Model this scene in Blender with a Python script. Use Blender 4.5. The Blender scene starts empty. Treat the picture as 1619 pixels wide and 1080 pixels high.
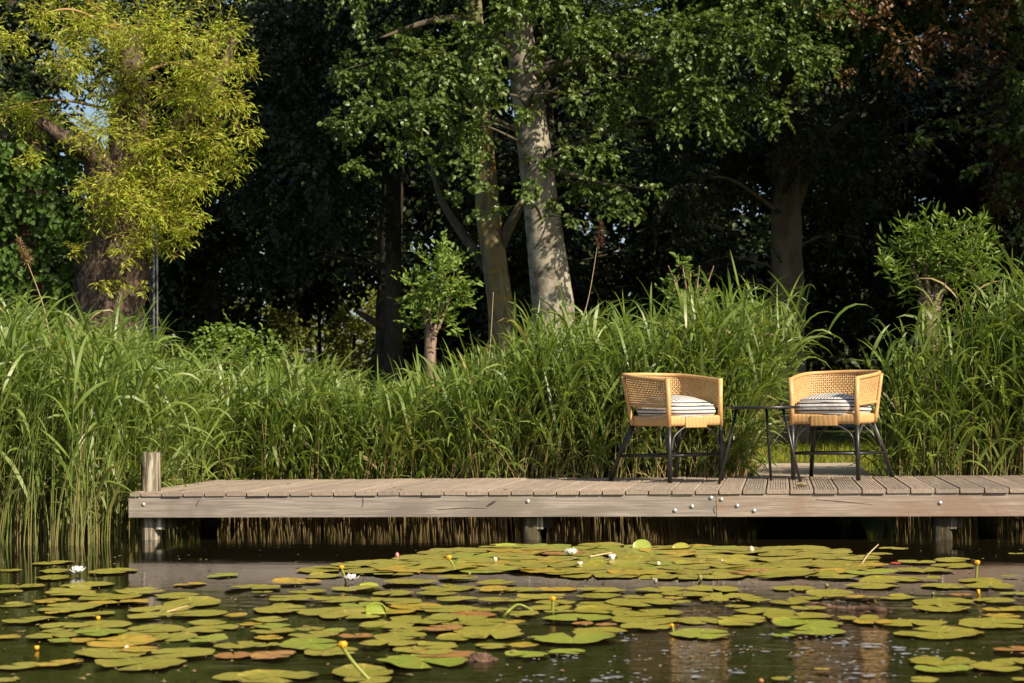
import bpy, math, random
import numpy as np
from mathutils import Vector, Matrix

random.seed(7)
rng = np.random.default_rng(11)
SC = bpy.context.scene
COL = SC.collection
R = math.radians

# ------------------------------------------------------------------ camera
HC = 0.771                    # metres above the water
FPX = 2594.0                  # focal length in pixels of a 1619 px wide frame
YAW, TILT, ROLL = R(9.22), math.atan(100 / FPX), R(0.75)
CAM = Vector((0.0, -9.22, HC))
_F = Vector((-math.sin(YAW) * math.cos(TILT), math.cos(YAW) * math.cos(TILT), math.sin(TILT)))
_R0 = Vector((math.cos(YAW), math.sin(YAW), 0))
_U0 = _R0.cross(_F)
_RT = _R0 * math.cos(ROLL) - _U0 * math.sin(ROLL)
_UP = _R0 * math.sin(ROLL) + _U0 * math.cos(ROLL)
cd = bpy.data.cameras.new("camera")
cam = bpy.data.objects.new("camera", cd)
COL.objects.link(cam)
M = Matrix((( _RT.x, _UP.x, -_F.x, CAM.x), (_RT.y, _UP.y, -_F.y, CAM.y), (_RT.z, _UP.z, -_F.z, CAM.z), (0, 0, 0, 1)))
cam.matrix_world = M
cd.sensor_width = 36.0
cd.lens = 36.0 * FPX / 1619.0
cd.clip_start, cd.clip_end = 0.1, 2000
cd.dof.use_dof = True
cd.dof.focus_distance = 9.6
cd.dof.aperture_fstop = 5.6
SC.camera = cam

# ------------------------------------------------------------------ sky, sun, exposure
SUN_AZ, SUN_EL = R(53), R(36)          # from the pond side of the jetty towards +x
sdir = Vector((math.sin(SUN_AZ) * math.cos(SUN_EL), -math.cos(SUN_AZ) * math.cos(SUN_EL), math.sin(SUN_EL)))
w = bpy.data.worlds.new("World")
SC.world = w
w.use_nodes = True
nt = w.node_tree
sky = nt.nodes.new("ShaderNodeTexSky")
sky.sky_type = 'NISHITA'
sky.sun_disc = False
sky.sun_elevation = SUN_EL
sky.sun_rotation = math.atan2(sdir.x, sdir.y)
sky.air_density, sky.dust_density, sky.ozone_density = 1.0, 2.0, 1.0
bg = nt.nodes["Background"]
bg.inputs["Strength"].default_value = 0.075
nt.links.new(sky.outputs[0], bg.inputs["Color"])
sl = bpy.data.lights.new("sun", 'SUN')
sl.energy = 4.4
sl.angle = R(0.53)
sl.color = (1.0, 0.86, 0.66)
sun = bpy.data.objects.new("sun", sl)
COL.objects.link(sun)
sun.rotation_euler = sdir.to_track_quat('Z', 'Y').to_euler()
SC.view_settings.view_transform = 'Standard'
SC.view_settings.look = 'None'
SC.view_settings.exposure = 0.85
SC.view_settings.gamma = 1.0
cy = SC.cycles
cy.max_bounces, cy.diffuse_bounces, cy.glossy_bounces, cy.transmission_bounces, cy.transparent_max_bounces = 6, 3, 3, 4, 4
cy.use_denoising = True
cy.caustics_reflective = cy.caustics_refractive = False

# ------------------------------------------------------------------ measuring helpers
def ray(px, py):
    return _F + _RT * ((px - 809.5) / FPX) - _UP * ((py - 540) / FPX)
def P(px, py, Z):                       # the point seen at a photo pixel, Z metres in front of the lens
    return CAM + ray(px, py) * Z
def W(px, py, z=0.0):                   # the point of a level plane seen at a photo pixel
    d = ray(px, py)
    return CAM + d * ((z - CAM.z) / d.z)
def WY(px, y=0.0, py=795):            # the point of an upright plane along the jetty seen at a photo pixel
    d = ray(px, py)
    return CAM + d * ((y - CAM.y) / d.y)
def proj(p):
    d = Vector(p) - CAM
    Z = d.dot(_F)
    return 809.5 + FPX * d.dot(_RT) / Z, 540 - FPX * d.dot(_UP) / Z, Z
def interp(x, tab):
    return float(np.interp(x, [t[0] for t in tab], [t[1] for t in tab]))

# ------------------------------------------------------------------ materials
def mat(name):
    m = bpy.data.materials.new(name)
    m.use_nodes = True
    n = m.node_tree
    return m, n, n.nodes["Principled BSDF"], n.nodes["Material Output"]
def N(n, t, **kw):
    x = n.nodes.new(t)
    for k, v in kw.items():
        if k in x.inputs: x.inputs[k].default_value = v
        else: setattr(x, k, v)
    return x
def mixc(n, fac, a, b):
    x = n.nodes.new("ShaderNodeMix"); x.data_type = 'RGBA'
    for sock, v in ((x.inputs[0], fac), (x.inputs[6], a), (x.inputs[7], b)):
        if hasattr(v, 'links') or hasattr(v, 'is_linked'): n.links.new(v, sock)
        else: sock.default_value = v if not isinstance(v, tuple) else (*v, 1)
    return x.outputs[2]
def ramp(n, src, stops):
    r = n.nodes.new("ShaderNodeValToRGB")
    e = r.color_ramp.elements
    while len(e) < len(stops): e.new(0.5)
    for k, (p, c) in enumerate(stops):
        e[k].position = p
        e[k].color = (*c, 1) if isinstance(c, tuple) else (c, c, c, 1)
    n.links.new(src, r.inputs[0])
    return r.outputs[0]
def coords(n, scale=(1, 1, 1), out="Object", rot=(0, 0, 0)):
    tc = n.nodes.new("ShaderNodeTexCoord")
    mp = n.nodes.new("ShaderNodeMapping")
    mp.inputs["Scale"].default_value = scale
    mp.inputs["Rotation"].default_value = rot
    n.links.new(tc.outputs[out], mp.inputs[0])
    return mp.outputs[0]
def noise(n, vec, scale, detail=4, rough=0.55, dist=0.0):
    x = n.nodes.new("ShaderNodeTexNoise")
    x.inputs["Scale"].default_value = scale
    x.inputs["Detail"].default_value = detail
    x.inputs["Roughness"].default_value = rough
    x.inputs["Distortion"].default_value = dist
    n.links.new(vec, x.inputs["Vector"])
    return x.outputs[0]
def bump(n, src, bsdf, strength, dist=0.01):
    b = n.nodes.new("ShaderNodeBump")
    b.inputs["Strength"].default_value = strength
    b.inputs["Distance"].default_value = dist
    n.links.new(src, b.inputs["Height"])
    n.links.new(b.outputs[0], bsdf.inputs["Normal"])
def attr(n, name):
    a = n.nodes.new("ShaderNodeAttribute")
    a.attribute_name = name
    return a.outputs["Fac"]

def leaf_mat(name, c0, c1, trans=0.35, rough=0.5, spec=0.4, tgain=1.5, dry=None):
    m, n, b, out = mat(name)
    col = mixc(n, attr(n, "v"), c0, c1)
    if dry: col = mixc(n, attr(n, "dry"), col, dry)
    n.links.new(col, b.inputs["Base Color"])
    b.inputs["Roughness"].default_value = rough
    b.inputs["Specular IOR Level"].default_value = spec
    t = n.nodes.new("ShaderNodeBsdfTranslucent")
    g = n.nodes.new("ShaderNodeMix"); g.data_type = 'RGBA'; g.blend_type = 'MULTIPLY'
    g.inputs[0].default_value = 1
    n.links.new(col, g.inputs[6]); g.inputs[7].default_value = (tgain, tgain * 0.95, tgain * 0.45, 1)
    n.links.new(g.outputs[2], t.inputs[0])
    mx = n.nodes.new("ShaderNodeMixShader"); mx.inputs[0].default_value = trans
    n.links.new(b.outputs[0], mx.inputs[1]); n.links.new(t.outputs[0], mx.inputs[2])
    n.links.new(mx.outputs[0], out.inputs[0])
    return m

def bark_mat(name, c0, c1, c2, sc=9.0, stretch=0.25, strength=0.8, spots=None):
    m, n, b, out = mat(name)
    v = coords(n, (1, 1, stretch))
    f = noise(n, v, sc, 6, 0.65, 0.6)
    col = ramp(n, f, [(0.36, c0), (0.5, c1), (0.64, c2)])
    if spots:
        v2 = coords(n, (0.55, 0.55, 1.1))
        col = mixc(n, ramp(n, noise(n, v2, 10.0, 5, 0.65, 0.5), [(0.5, 0.0), (0.62, 1.0)]), col, spots)
    n.links.new(col, b.inputs["Base Color"])
    b.inputs["Roughness"].default_value = 0.85
    b.inputs["Specular IOR Level"].default_value = 0.2
    bump(n, f, b, strength, 0.03)
    return m

def plain(name, c, rough=0.5, metal=0.0, spec=0.5, var=0.12, sc=25):
    m, n, b, out = mat(name)
    f = noise(n, coords(n), sc, 4)
    col = mixc(n, f, tuple(x * (1 - var) for x in c), tuple(min(1, x * (1 + var)) for x in c))
    n.links.new(col, b.inputs["Base Color"])
    b.inputs["Roughness"].default_value = rough
    b.inputs["Metallic"].default_value = metal
    b.inputs["Specular IOR Level"].default_value = spec
    return m

def wood_mat(name, c0, c1, c2, along, sc=7.0, stain=None):
    m, n, b, out = mat(name)
    s = [9.0, 9.0, 9.0]; s[along] = 0.45
    v = coords(n, tuple(s))
    f = noise(n, v, sc, 8, 0.62, 0.8)
    f2 = noise(n, coords(n, (1.0, 1.0, 2.0)), 1.7, 5, 0.6, 0.5)
    col = ramp(n, f, [(0.3, c0), (0.52, c1), (0.75, c2)])
    s2 = [34.0, 34.0, 34.0]; s2[along] = 0.9
    f4 = noise(n, coords(n, tuple(s2)), 4.0, 4, 0.6, 0.3)
    col = mixc(n, ramp(n, f4, [(0.46, 0.0), (0.62, 0.55)]), col, tuple(x * 0.68 for x in c0))
    col = mixc(n, ramp(n, f2, [(0.46, 0.0), (0.60, 0.75)]), col, stain or c0)
    vv = mixc(n, attr(n, "v"), (0.84, 0.845, 0.85), (1.10, 1.07, 1.04))
    g = n.nodes.new("ShaderNodeMix"); g.data_type = 'RGBA'; g.blend_type = 'MULTIPLY'; g.inputs[0].default_value = 1
    n.links.new(col, g.inputs[6]); n.links.new(vv, g.inputs[7])
    n.links.new(g.outputs[2], b.inputs["Base Color"])
    b.inputs["Roughness"].default_value = 0.75
    b.inputs["Specular IOR Level"].default_value = 0.25
    bump(n, f, b, 0.35, 0.004)
    return m

# ------------------------------------------------------------------ mesh helpers
class MB:
    """Collects shapes and links them as one mesh object."""
    def __init__(s):
        s.v, s.f, s.n, s.a, s.d, s.uv = [], [], 0, [], [], None
    def add(s, verts, faces, v=0.5, dry=0.0):
        verts = np.asarray(verts, float)
        k = len(verts)
        s.v.append(verts)
        for f in faces: s.f.append([i + s.n for i in f])
        s.a.append(np.full(k, v) if np.isscalar(v) else np.asarray(v, float))
        s.d.append(np.full(k, dry) if np.isscalar(dry) else np.asarray(dry, float))
        s.n += k
    def grid(s, pts, closed_u=False, v=0.5, dry=0.0):      # pts (nu, nv, 3); quads
        pts = np.asarray(pts, float); nu, nv = pts.shape[:2]
        fs = []
        for i in range(nu if closed_u else nu - 1):
            i2 = (i + 1) % nu
            for j in range(nv - 1):
                fs.append((i * nv + j, i2 * nv + j, i2 * nv + j + 1, i * nv + j + 1))
        s.add(pts.reshape(-1, 3), fs, v, dry)
    def tube(s, pts, rad, sides=8, cap=True, v=0.5, dry=0.0, rough=0.0):
        pts = np.asarray([tuple(p) for p in pts], float); n = len(pts)
        rad = np.full(n, rad) if np.isscalar(rad) else np.asarray(rad, float)
        t = np.gradient(pts, axis=0); t /= np.linalg.norm(t, axis=1)[:, None] + 1e-12
        ref = np.array([0, 0, 1.0]) if abs(t[0][2]) < 0.9 else np.array([1.0, 0, 0])
        a = np.cross(t[0], ref); a /= np.linalg.norm(a)
        rings = []
        for i in range(n):
            a = a - t[i] * a.dot(t[i]); a /= np.linalg.norm(a) + 1e-12
            b = np.cross(t[i], a)
            th = np.arange(sides) * 2 * math.pi / sides
            rr = rad[i] * (1 + rough * rng.normal(0, 1, sides)) if rough else rad[i] * np.ones(sides)
            rings.append(pts[i] + np.outer(np.cos(th) * rr, a) + np.outer(np.sin(th) * rr, b))
        V = np.concatenate(rings)
        fs = [(i * sides + j, i * sides + (j + 1) % sides, (i + 1) * sides + (j + 1) % sides, (i + 1) * sides + j) for i in range(n - 1) for j in range(sides)]
        if cap:
            fs.append(tuple(range(sides - 1, -1, -1))); fs.append(tuple((n - 1) * sides + j for j in range(sides)))
        if not np.isscalar(dry): dry = np.repeat(np.asarray(dry, float), sides)
        s.add(V, fs, v, dry)
    def box(s, lo, hi, v=0.5, bevel=0.0):
        lo, hi = np.array(lo, float), np.array(hi, float)
        if bevel <= 0:
            x0, y0, z0 = lo; x1, y1, z1 = hi
            V = [(x0,y0,z0),(x1,y0,z0),(x1,y1,z0),(x0,y1,z0),(x0,y0,z1),(x1,y0,z1),(x1,y1,z1),(x0,y1,z1)]
            s.add(V, [(3,2,1,0),(4,5,6,7),(0,1,5,4),(1,2,6,5),(2,3,7,6),(3,0,4,7)], v)
        else:
            import bmesh
            bm = bmesh.new(); bmesh.ops.create_cube(bm, size=1)
            for q in bm.verts: q.co = Vector([(lo[i] + hi[i]) / 2 + q.co[i] * (hi[i] - lo[i]) for i in range(3)])
            bmesh.ops.bevel(bm, geom=bm.edges[:], offset=bevel, segments=2, affect='EDGES', profile=0.7)
            bm.verts.index_update()
            s.add([q.co[:] for q in bm.verts], [[q.index for q in f.verts] for f in bm.faces], v); bm.free()
    def revolve(s, prof, segs=16, c=(0, 0, 0), v=0.5):
        pts = np.array([[(c[0] + r * math.cos(t), c[1] + r * math.sin(t), c[2] + z) for r, z in prof] for t in np.arange(segs) * 2 * math.pi / segs])
        s.grid(pts, True, v)
    def mesh(s, name, m=None, smooth=True):
        me = bpy.data.meshes.new(name)
        V = np.concatenate(s.v)
        me.from_pydata(V.tolist(), [], s.f)
        for nm, arr in (("v", s.a), ("dry", s.d)):
            A = me.attributes.new(nm, 'FLOAT', 'POINT'); A.data.foreach_set("value", np.concatenate(arr).astype(np.float32))
        if m: me.materials.append(m)
        if smooth: me.shade_smooth()
        return me
    def build(s, name, m, parent=None, smooth=True, loc=None):
        o = bpy.data.objects.new(name, s.mesh(name, m, smooth))
        COL.objects.link(o)
        if parent: o.parent = parent
        if loc is not None: o.location = loc
        return o

def array_mesh(name, V, F4, m, v, dry=None, smooth=False):
    """A big quad mesh straight from numpy arrays."""
    me = bpy.data.meshes.new(name)
    nv, nf = len(V), len(F4)
    me.vertices.add(nv); me.vertices.foreach_set("co", V.astype(np.float32).ravel())
    me.loops.add(nf * 4); me.loops.foreach_set("vertex_index", F4.astype(np.int32).ravel())
    me.polygons.add(nf)
    me.polygons.foreach_set("loop_start", np.arange(0, nf * 4, 4, dtype=np.int32))
    try: me.polygons.foreach_set("loop_total", np.full(nf, 4, dtype=np.int32))
    except Exception: pass
    me.update(calc_edges=True); me.validate()
    A = me.attributes.new("v", 'FLOAT', 'POINT'); A.data.foreach_set("value", v.astype(np.float32))
    if dry is not None:
        A = me.attributes.new("dry", 'FLOAT', 'POINT'); A.data.foreach_set("value", dry.astype(np.float32))
    me.materials.append(m)
    if smooth: me.shade_smooth()
    return me
def link(name, me, parent=None):
    o = bpy.data.objects.new(name, me); COL.objects.link(o)
    if parent: o.parent = parent
    return o
def tag(o, label=None, cat=None, group=None, kind=None):
    if label: o["label"] = label
    if cat: o["category"] = cat
    if group: o["group"] = group
    if kind: o["kind"] = kind
    return o
def empty(name, loc=(0, 0, 0), rz=0.0):
    o = bpy.data.objects.new(name, None); COL.objects.link(o)
    o.location = loc; o.rotation_euler = (0, 0, rz); o.empty_display_size = 0.1
    return o
def copy_tree(o, parent=None):
    c = o.copy(); COL.objects.link(c); c.parent = parent
    for ch in list(o.children): copy_tree(ch, c)
    return c
def rebase(root, loc):
    """Put a root at its base while its parts, built in world coordinates, stay where they are."""
    root.location = loc
    for c in root.children: c.location = -Vector(loc)

def unit(a):
    return a / (np.linalg.norm(a, axis=-1, keepdims=True) + 1e-12)

def leaf_arrays(pos, dirn, nrm, ln, wd, fold=0.25, curl=0.0):
    """Oval leaves, each two quads folded along the midrib. All (n, 3) / (n,)."""
    d = unit(dirn); s = unit(np.cross(d, nrm)); n = np.cross(s, d)
    ln = ln[:, None]; wd = wd[:, None]
    up = n * wd * fold
    cu = -n * ln * curl
    b = pos
    l1 = pos + d * ln * 0.30 + s * wd * 0.5 + up
    l2 = pos + d * ln * 0.68 + s * wd * 0.42 + up + cu * 0.45
    t = pos + d * ln + cu
    r2 = pos + d * ln * 0.68 - s * wd * 0.42 + up + cu * 0.45
    r1 = pos + d * ln * 0.30 - s * wd * 0.5 + up
    V = np.stack([b, l1, l2, t, r2, r1], 1).reshape(-1, 3)
    k = np.arange(len(pos))[:, None] * 6
    F = np.concatenate([k + np.array([0, 1, 2, 3]), k + np.array([0, 3, 4, 5])], 0)
    return V, F

def blade_arrays(root, d0, nrm, ln, wd, droop, seg=5, side=None, twist=0.0):
    """Long blades (strips): root, start direction, drooping under gravity along their length."""
    n = len(root)
    t = np.linspace(0, 1, seg + 1)
    d0 = unit(d0)
    s = unit(np.cross(d0, np.array([0, 0, 1.0]) + 0 * d0 + nrm * 0.2))
    P0 = root.copy(); pts = [P0]
    cur = d0.copy()
    for i in range(seg):
        cur = cur + np.array([0, 0, -1.0]) * (droop / seg)[:, None] * (0.4 + 1.2 * t[i])
        if side is not None: cur = cur + side * (0.35 / seg)
        cur = unit(cur)
        P0 = P0 + cur * (ln / seg)[:, None]
        pts.append(P0)
    prof = np.sin(np.pi * np.clip(0.12 + 0.88 * t, 0, 1)) ** 0.7
    prof[-1] = 0.02
    L, Rr = [], []
    for i in range(seg + 1):
        a = twist * t[i]
        if np.isscalar(a): a = np.full(n, a)
        tang = unit(pts[min(i + 1, seg)] - pts[max(i - 1, 0)])
        nn = np.cross(s, tang)
        si = s * np.cos(a)[:, None] + nn * np.sin(a)[:, None]
        L.append(pts[i] + si * (wd * prof[i] * 0.5)[:, None]); Rr.append(pts[i] - si * (wd * prof[i] * 0.5)[:, None])
    V = np.stack([x for pr in zip(L, Rr) for x in pr], 1)          # n, 2(seg+1), 3
    m2 = 2 * (seg + 1)
    k = np.arange(n)[:, None] * m2
    F = np.concatenate([k + np.array([2 * i, 2 * i + 1, 2 * i + 3, 2 * i + 2]) for i in range(seg)], 0)
    return V.reshape(-1, 3), F, m2

# ------------------------------------------------------------------ the setting: water, ground, path
ZD = 0.287                                  # deck surface above the water
wm, n, b, out = mat("pond water")
b.inputs["Base Color"].default_value = (0.009, 0.007, 0.003, 1)
b.inputs["Roughness"].default_value = 0.03
b.inputs["IOR"].default_value = 1.33
b.inputs["Specular IOR Level"].default_value = 0.5
v = coords(n, (1.0, 2.2, 1))
f1 = noise(n, v, 2.2, 3, 0.5, 0.4)
f2 = noise(n, v, 9.0, 3, 0.55, 0.6)
add = N(n, "ShaderNodeMath", operation='MULTIPLY_ADD')
n.links.new(f2, add.inputs[0]); add.inputs[1].default_value = 0.22; n.links.new(f1, add.inputs[2])
sp = n.nodes.new("ShaderNodeSeparateXYZ"); n.links.new(coords(n), sp.inputs[0])
mr = n.nodes.new("ShaderNodeMapRange"); n.links.new(sp.outputs[1], mr.inputs[0])
for i_, q in enumerate((-4.6, -1.6, 1.0, 0.16)): mr.inputs[i_ + 1].default_value = q      # a light breeze reaches the open water, less so the lee of the jetty
f3 = noise(n, coords(n, (5, 14, 1)), 2.6, 3, 0.6, 0.8)
ad2 = N(n, "ShaderNodeMath", operation='MULTIPLY_ADD'); n.links.new(f3, ad2.inputs[0]); ad2.inputs[1].default_value = 0.16; n.links.new(add.outputs[0], ad2.inputs[2])
ml = N(n, "ShaderNodeMath", operation='MULTIPLY'); n.links.new(ad2.outputs[0], ml.inputs[0]); n.links.new(mr.outputs[0], ml.inputs[1])
bump(n, ml.outputs[0], b, 0.10, 0.06)
mb = MB(); mb.grid([[(x, y, 0) for y in np.linspace(-30, 4.6, 12)] for x in np.linspace(-45, 45, 12)])
tag(mb.build("water", wm), kind="structure")

gm, n, b, out = mat("bank earth and grass")
v = coords(n)
g1 = noise(n, v, 1.2, 6, 0.6)
g2 = noise(n, v, 14, 5, 0.65)
col = mixc(n, g1, (0.045, 0.062, 0.016), (0.075, 0.10, 0.022))
col = mixc(n, ramp(n, g2, [(0.45, 0.0), (0.7, 0.7)]), col, (0.07, 0.055, 0.03))
n.links.new(col, b.inputs["Base Color"]); b.inputs["Roughness"].default_value = 0.95; b.inputs["Specular IOR Level"].default_value = 0.1
bump(n, g2, b, 0.8, 0.05)
rows = []
for x in np.linspace(-160, 160, 161):
    r_ = []
    for y in [1.9, 2.2, 2.5, 2.8, 3.2, 4.2, 7, 10, 14, 20, 30, 60, 120, 320]:
        base = interp(y, [(1.9, -0.5), (2.2, -0.15), (2.5, 0.08), (2.8, 0.17), (3.2, 0.22), (400, 0.25)])
        r_.append((x * (1 if y < 60 else 2.5), y, base + (0.02 * math.sin(x * 3 + y) if y > 3 and y < 60 else 0)))
    rows.append(r_)
mb = MB(); mb.grid(np.array(rows)[::-1])
tag(mb.build("ground", gm), kind="structure")
# a bank to the side of the pond, where the tall reeds stand in the shallows
pm, n, b, out = mat("path concrete")
v = coords(n)
p1 = noise(n, v, 3, 6, 0.6); p2 = noise(n, v, 60, 3)
col = mixc(n, p1, (0.36, 0.29, 0.22), (0.46, 0.385, 0.30))
col = mixc(n, ramp(n, p2, [(0.5, 0.0), (0.75, 0.5)]), col, (0.22, 0.18, 0.13))
n.links.new(col, b.inputs["Base Color"]); b.inputs["Roughness"].default_value = 0.9
bump(n, p2, b, 0.3, 0.004)
DEPTH = 0.5 * (W(1400, 752, ZD).y + W(700, 757, ZD).y)
print('DEPTH', DEPTH)
PX0 = W(1192, 750, ZD).x; PX1 = PX0 + 0.76
mb = MB()
for k in range(4):
    mb.box((PX0, DEPTH + 0.012 + k * 0.6, ZD - 0.12), (PX1, DEPTH + 0.6 + k * 0.6, ZD - 0.004), bevel=0.006)
tag(mb.build("path", pm, smooth=False), kind="structure")

# ------------------------------------------------------------------ jetty
deckm = wood_mat("weathered ribbed decking", (0.26, 0.21, 0.165), (0.36, 0.298, 0.24), (0.44, 0.375, 0.31), 1, 6, (0.28, 0.23, 0.185))
fasm = wood_mat("weathered fascia timber", (0.22, 0.192, 0.165), (0.345, 0.305, 0.268), (0.45, 0.41, 0.37), 0, 5, (0.20, 0.175, 0.15))
fasm2 = wood_mat("newer fascia timber", (0.25, 0.20, 0.16), (0.37, 0.31, 0.26), (0.47, 0.41, 0.355), 0, 5, (0.26, 0.175, 0.125))
postm = bark_mat("lichened post timber", (0.045, 0.037, 0.027), (0.155, 0.13, 0.09), (0.50, 0.46, 0.38), 40, 0.07, 0.5)
wetm = bark_mat("wet algae timber", (0.02, 0.017, 0.010), (0.05, 0.042, 0.025), (0.11, 0.095, 0.055), 30, 0.15, 0.5)
zinc = plain("galvanised steel", (0.62, 0.62, 0.60), 0.38, 0.6, 0.5, 0.1, 60)
PITCH = 0.13
K0 = WY(223.5).x
NB = 47
jetty = empty("jetty", (K0, 0, 0))
tag(jetty, "low weathered timber jetty with ribbed boards standing over the pond", "jetty")
mb = MB()
for k in range(-1, NB):
    x0 = K0 + k * PITCH + 0.0035
    wdt = PITCH - 0.007
    if k == -1: x0 += 0.06; wdt -= 0.06
    y0 = -0.009 + random.uniform(-0.005, 0.005); y1 = DEPTH + random.uniform(-0.006, 0.006)
    z0, z1 = ZD - 0.027, ZD + random.uniform(-0.002, 0.002)
    prof = [(0.004, z0), (0, z0 + 0.004), (0, z1 - 0.004), (0.004, z1)]
    ng = 7 if wdt > 0.1 else 4
    for g in range(ng):
        c = 0.012 + (wdt - 0.024) * (g + 0.5) / ng
        hw = (wdt - 0.024) / ng * 0.5
        prof += [(c - hw * 0.35, z1), (c - hw * 0.28, z1 - 0.004), (c + hw * 0.28, z1 - 0.004), (c + hw * 0.35, z1)]
    prof += [(wdt - 0.004, z1), (wdt, z1 - 0.004), (wdt, z0 + 0.004), (wdt - 0.004, z0)]
    npf = len(prof)
    V = [(x0 + a, y, z) for y in (y0, y1) for a, z in prof]
    F = [(i, (i + 1) % npf, npf + (i + 1) % npf, npf + i) for i in range(npf)]
    F.append(tuple(range(npf - 1, -1, -1))); F.append(tuple(range(npf, 2 * npf)))
    mb.add(V, F, random.random())
o = mb.build("decking", deckm, jetty, smooth=False)
XL = WY(203).x; XJ = WY(1132).x; XR = K0 + NB * PITCH
ZF0, ZF1 = 0.135, ZD - 0.0275
mb = MB(); mb.box((XL, 0, ZF0), (XJ - 0.0015, 0.045, ZF1), 0.45, bevel=0.003); f_a = mb.build("fascia_board", fasm, jetty, smooth=False)
f_a["label"] = "long grey fascia board with dark stains"
mb = MB(); mb.box((XJ + 0.0015, 0, ZF0 - 0.002), (XR, 0.045, ZF1 - 0.0005), 0.6, bevel=0.003); f_b = mb.build("fascia_board", fasm2, jetty, smooth=False)
f_b["label"] = "browner fascia board with reddish streaks"
mb = MB(); mb.box((XL, DEPTH - 0.1, ZF0), (XR, DEPTH - 0.055, ZF1 - 0.001)); mb.build("rear_joist", fasm, jetty, smooth=False)
mb = MB(); mb.box((XL, DEPTH / 2, ZF0), (XR, DEPTH / 2 + 0.045, ZF1 - 0.001)); mb.build("middle_joist", fasm, jetty, smooth=False)
mb = MB(); mb.box((XL + 0.002, 0.0465, ZF0 + 0.004), (XL + 0.047, DEPTH - 0.102, ZF1 - 0.001)); mb.build("end_joist", fasm, jetty, smooth=False)
crackm = plain("dark timber crack", (0.03, 0.024, 0.02), 0.9)
for pts in (((310, 801), (311, 797), (314, 792), (318, 788)), ((572, 803), (574, 797), (574, 790), (573, 786)), ((1131, 812), (1128, 806), (1130, 800)), ((1290, 790), (1330, 793), (1380, 798)), ((690, 806), (735, 803), (770, 804))):
    mb = MB(); mb.tube([WY(a, -0.0004, b_) for a, b_ in pts], [0.0012] + [0.0022] * (len(pts) - 2) + [0.0008], 5)
    mb.build("crack", crackm, f_a if pts[0][0] < 1132 else f_b)
def bolt(px, py):
    p = WY(px, 0.0, py)
    mb = MB()
    mb.revolve([(0.0115, 0), (0.0115, 0.002), (0.0095, 0.005), (0.005, 0.0075), (0.0, 0.0083)], 14)
    o = mb.build("bolt", zinc, jetty); o.location = (p.x, -0.0005, p.z); o.rotation_euler = (R(90), 0, 0)
    return o
for bx, by in ((227, 797.5), (834.5, 792.5), (1067, 807), (1094, 800.5), (1124, 787), (1140.5, 789.5), (1165.5, 799.5), (1192.5, 807.5), (1486.5, 795)):
    bolt(bx, by)
def wobbly_post(x, y, z0, z1, wx, wy, rough=0.006):
    pts = []
    for z in np.linspace(z0, z1, 9):
        ring = []
        for a in np.arange(20) * 2 * math.pi / 20:
            c, s_ = math.cos(a), math.sin(a)
            q = (abs(c) ** 5 + abs(s_) ** 5) ** (-1 / 5)
            jx = rng.normal(0, rough * 0.5)
            ring.append((x + c * q * wx / 2 + jx, y + s_ * q * wy / 2 + rng.normal(0, rough * 0.5), z + (rng.normal(0, 0.002) if z == z1 else 0)))
        pts.append(ring)
    m_ = MB(); arr = np.array(pts).transpose(1, 0, 2); m_.grid(arr, True)
    top = arr[:, -1]; m_.add(np.vstack([top, top.mean(0) + [0, 0, 0.003]]), [(i, (i + 1) % 20, 20) for i in range(20)])
    return m_
PXW = 28.5 / 286
pL = WY(239.5, 0.105)
mp_ = wobbly_post(pL.x, 0.105, -0.4, ZD + 0.226, 0.1, 0.1)
o = mp_.build("mooring_post", postm, jetty)
for px in (840, 1488):
    q = WY(px, 0.1)
    wobbly_post(q.x, 0.1, -0.4, ZF1 - 0.004, 0.1, 0.1).build("post", wetm, jetty)
for px in (330, 850, 1330, 1560):
    q = WY(px, DEPTH - 0.22)
    wobbly_post(q.x, DEPTH - 0.22, -0.4, ZF1 - 0.004, 0.1, 0.1).build("post", wetm, jetty)
for px in (255, 853, 1504):
    q = WY(px, 0.08)
    mb = MB(); mb.box((q.x - 0.024, 0.052, 0.06), (q.x + 0.022, 0.11, ZF1 - 0.006), bevel=0.004)
    mb.build("cleat_block", postm, jetty, smooth=False)
    mb = MB()
    V = [(q.x + 0.026, y, z) for y, z in ((0.08, ZF1 - 0.012), (0.08, 0.065), (0.30, 0.065), (0.75, 0.135), (0.75, ZF1 - 0.012))]
    V += [(x + 0.04, y, z) for x, y, z in V]
    mb.add(V, [(0, 1, 2, 3, 4), (9, 8, 7, 6, 5)] + [(i, i + 5, (i + 1) % 5 + 5, (i + 1) % 5) for i in range(5)])
    mb.build("cross_beam", wetm, jetty, smooth=False)
for c in jetty.children:
    for g_ in c.children: pass
    c.location = Vector(c.location) - Vector(jetty.location)

# ------------------------------------------------------------------ rattan chairs, cushions, table
def rattan_mat(name, c0, c1, c2, sc=90):
    m, n, b, out = mat(name)
    v = coords(n)
    f = noise(n, v, sc, 4, 0.6)
    g = noise(n, v, 9, 3, 0.6)
    col = ramp(n, f, [(0.3, c0), (0.5, c1), (0.72, c2)])
    col = mixc(n, ramp(n, g, [(0.4, 0.0), (0.75, 0.5)]), col, c0)
    n.links.new(col, b.inputs["Base Color"])
    b.inputs["Roughness"].default_value = 0.42
    b.inputs["Specular IOR Level"].default_value = 0.45
    bump(n, f, b, 0.2, 0.002)
    return m
rat = rattan_mat("honey rattan", (0.44, 0.25, 0.09), (0.55, 0.335, 0.14), (0.64, 0.43, 0.20))
cane = rattan_mat("woven cane", (0.43, 0.25, 0.095), (0.56, 0.36, 0.16), (0.67, 0.47, 0.235))
wrapm, n, b, out = mat("wrapped cane band")
v = coords(n)
sx = n.nodes.new("ShaderNodeTexWave"); sx.wave_type = 'BANDS'; sx.bands_direction = 'X'
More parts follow.
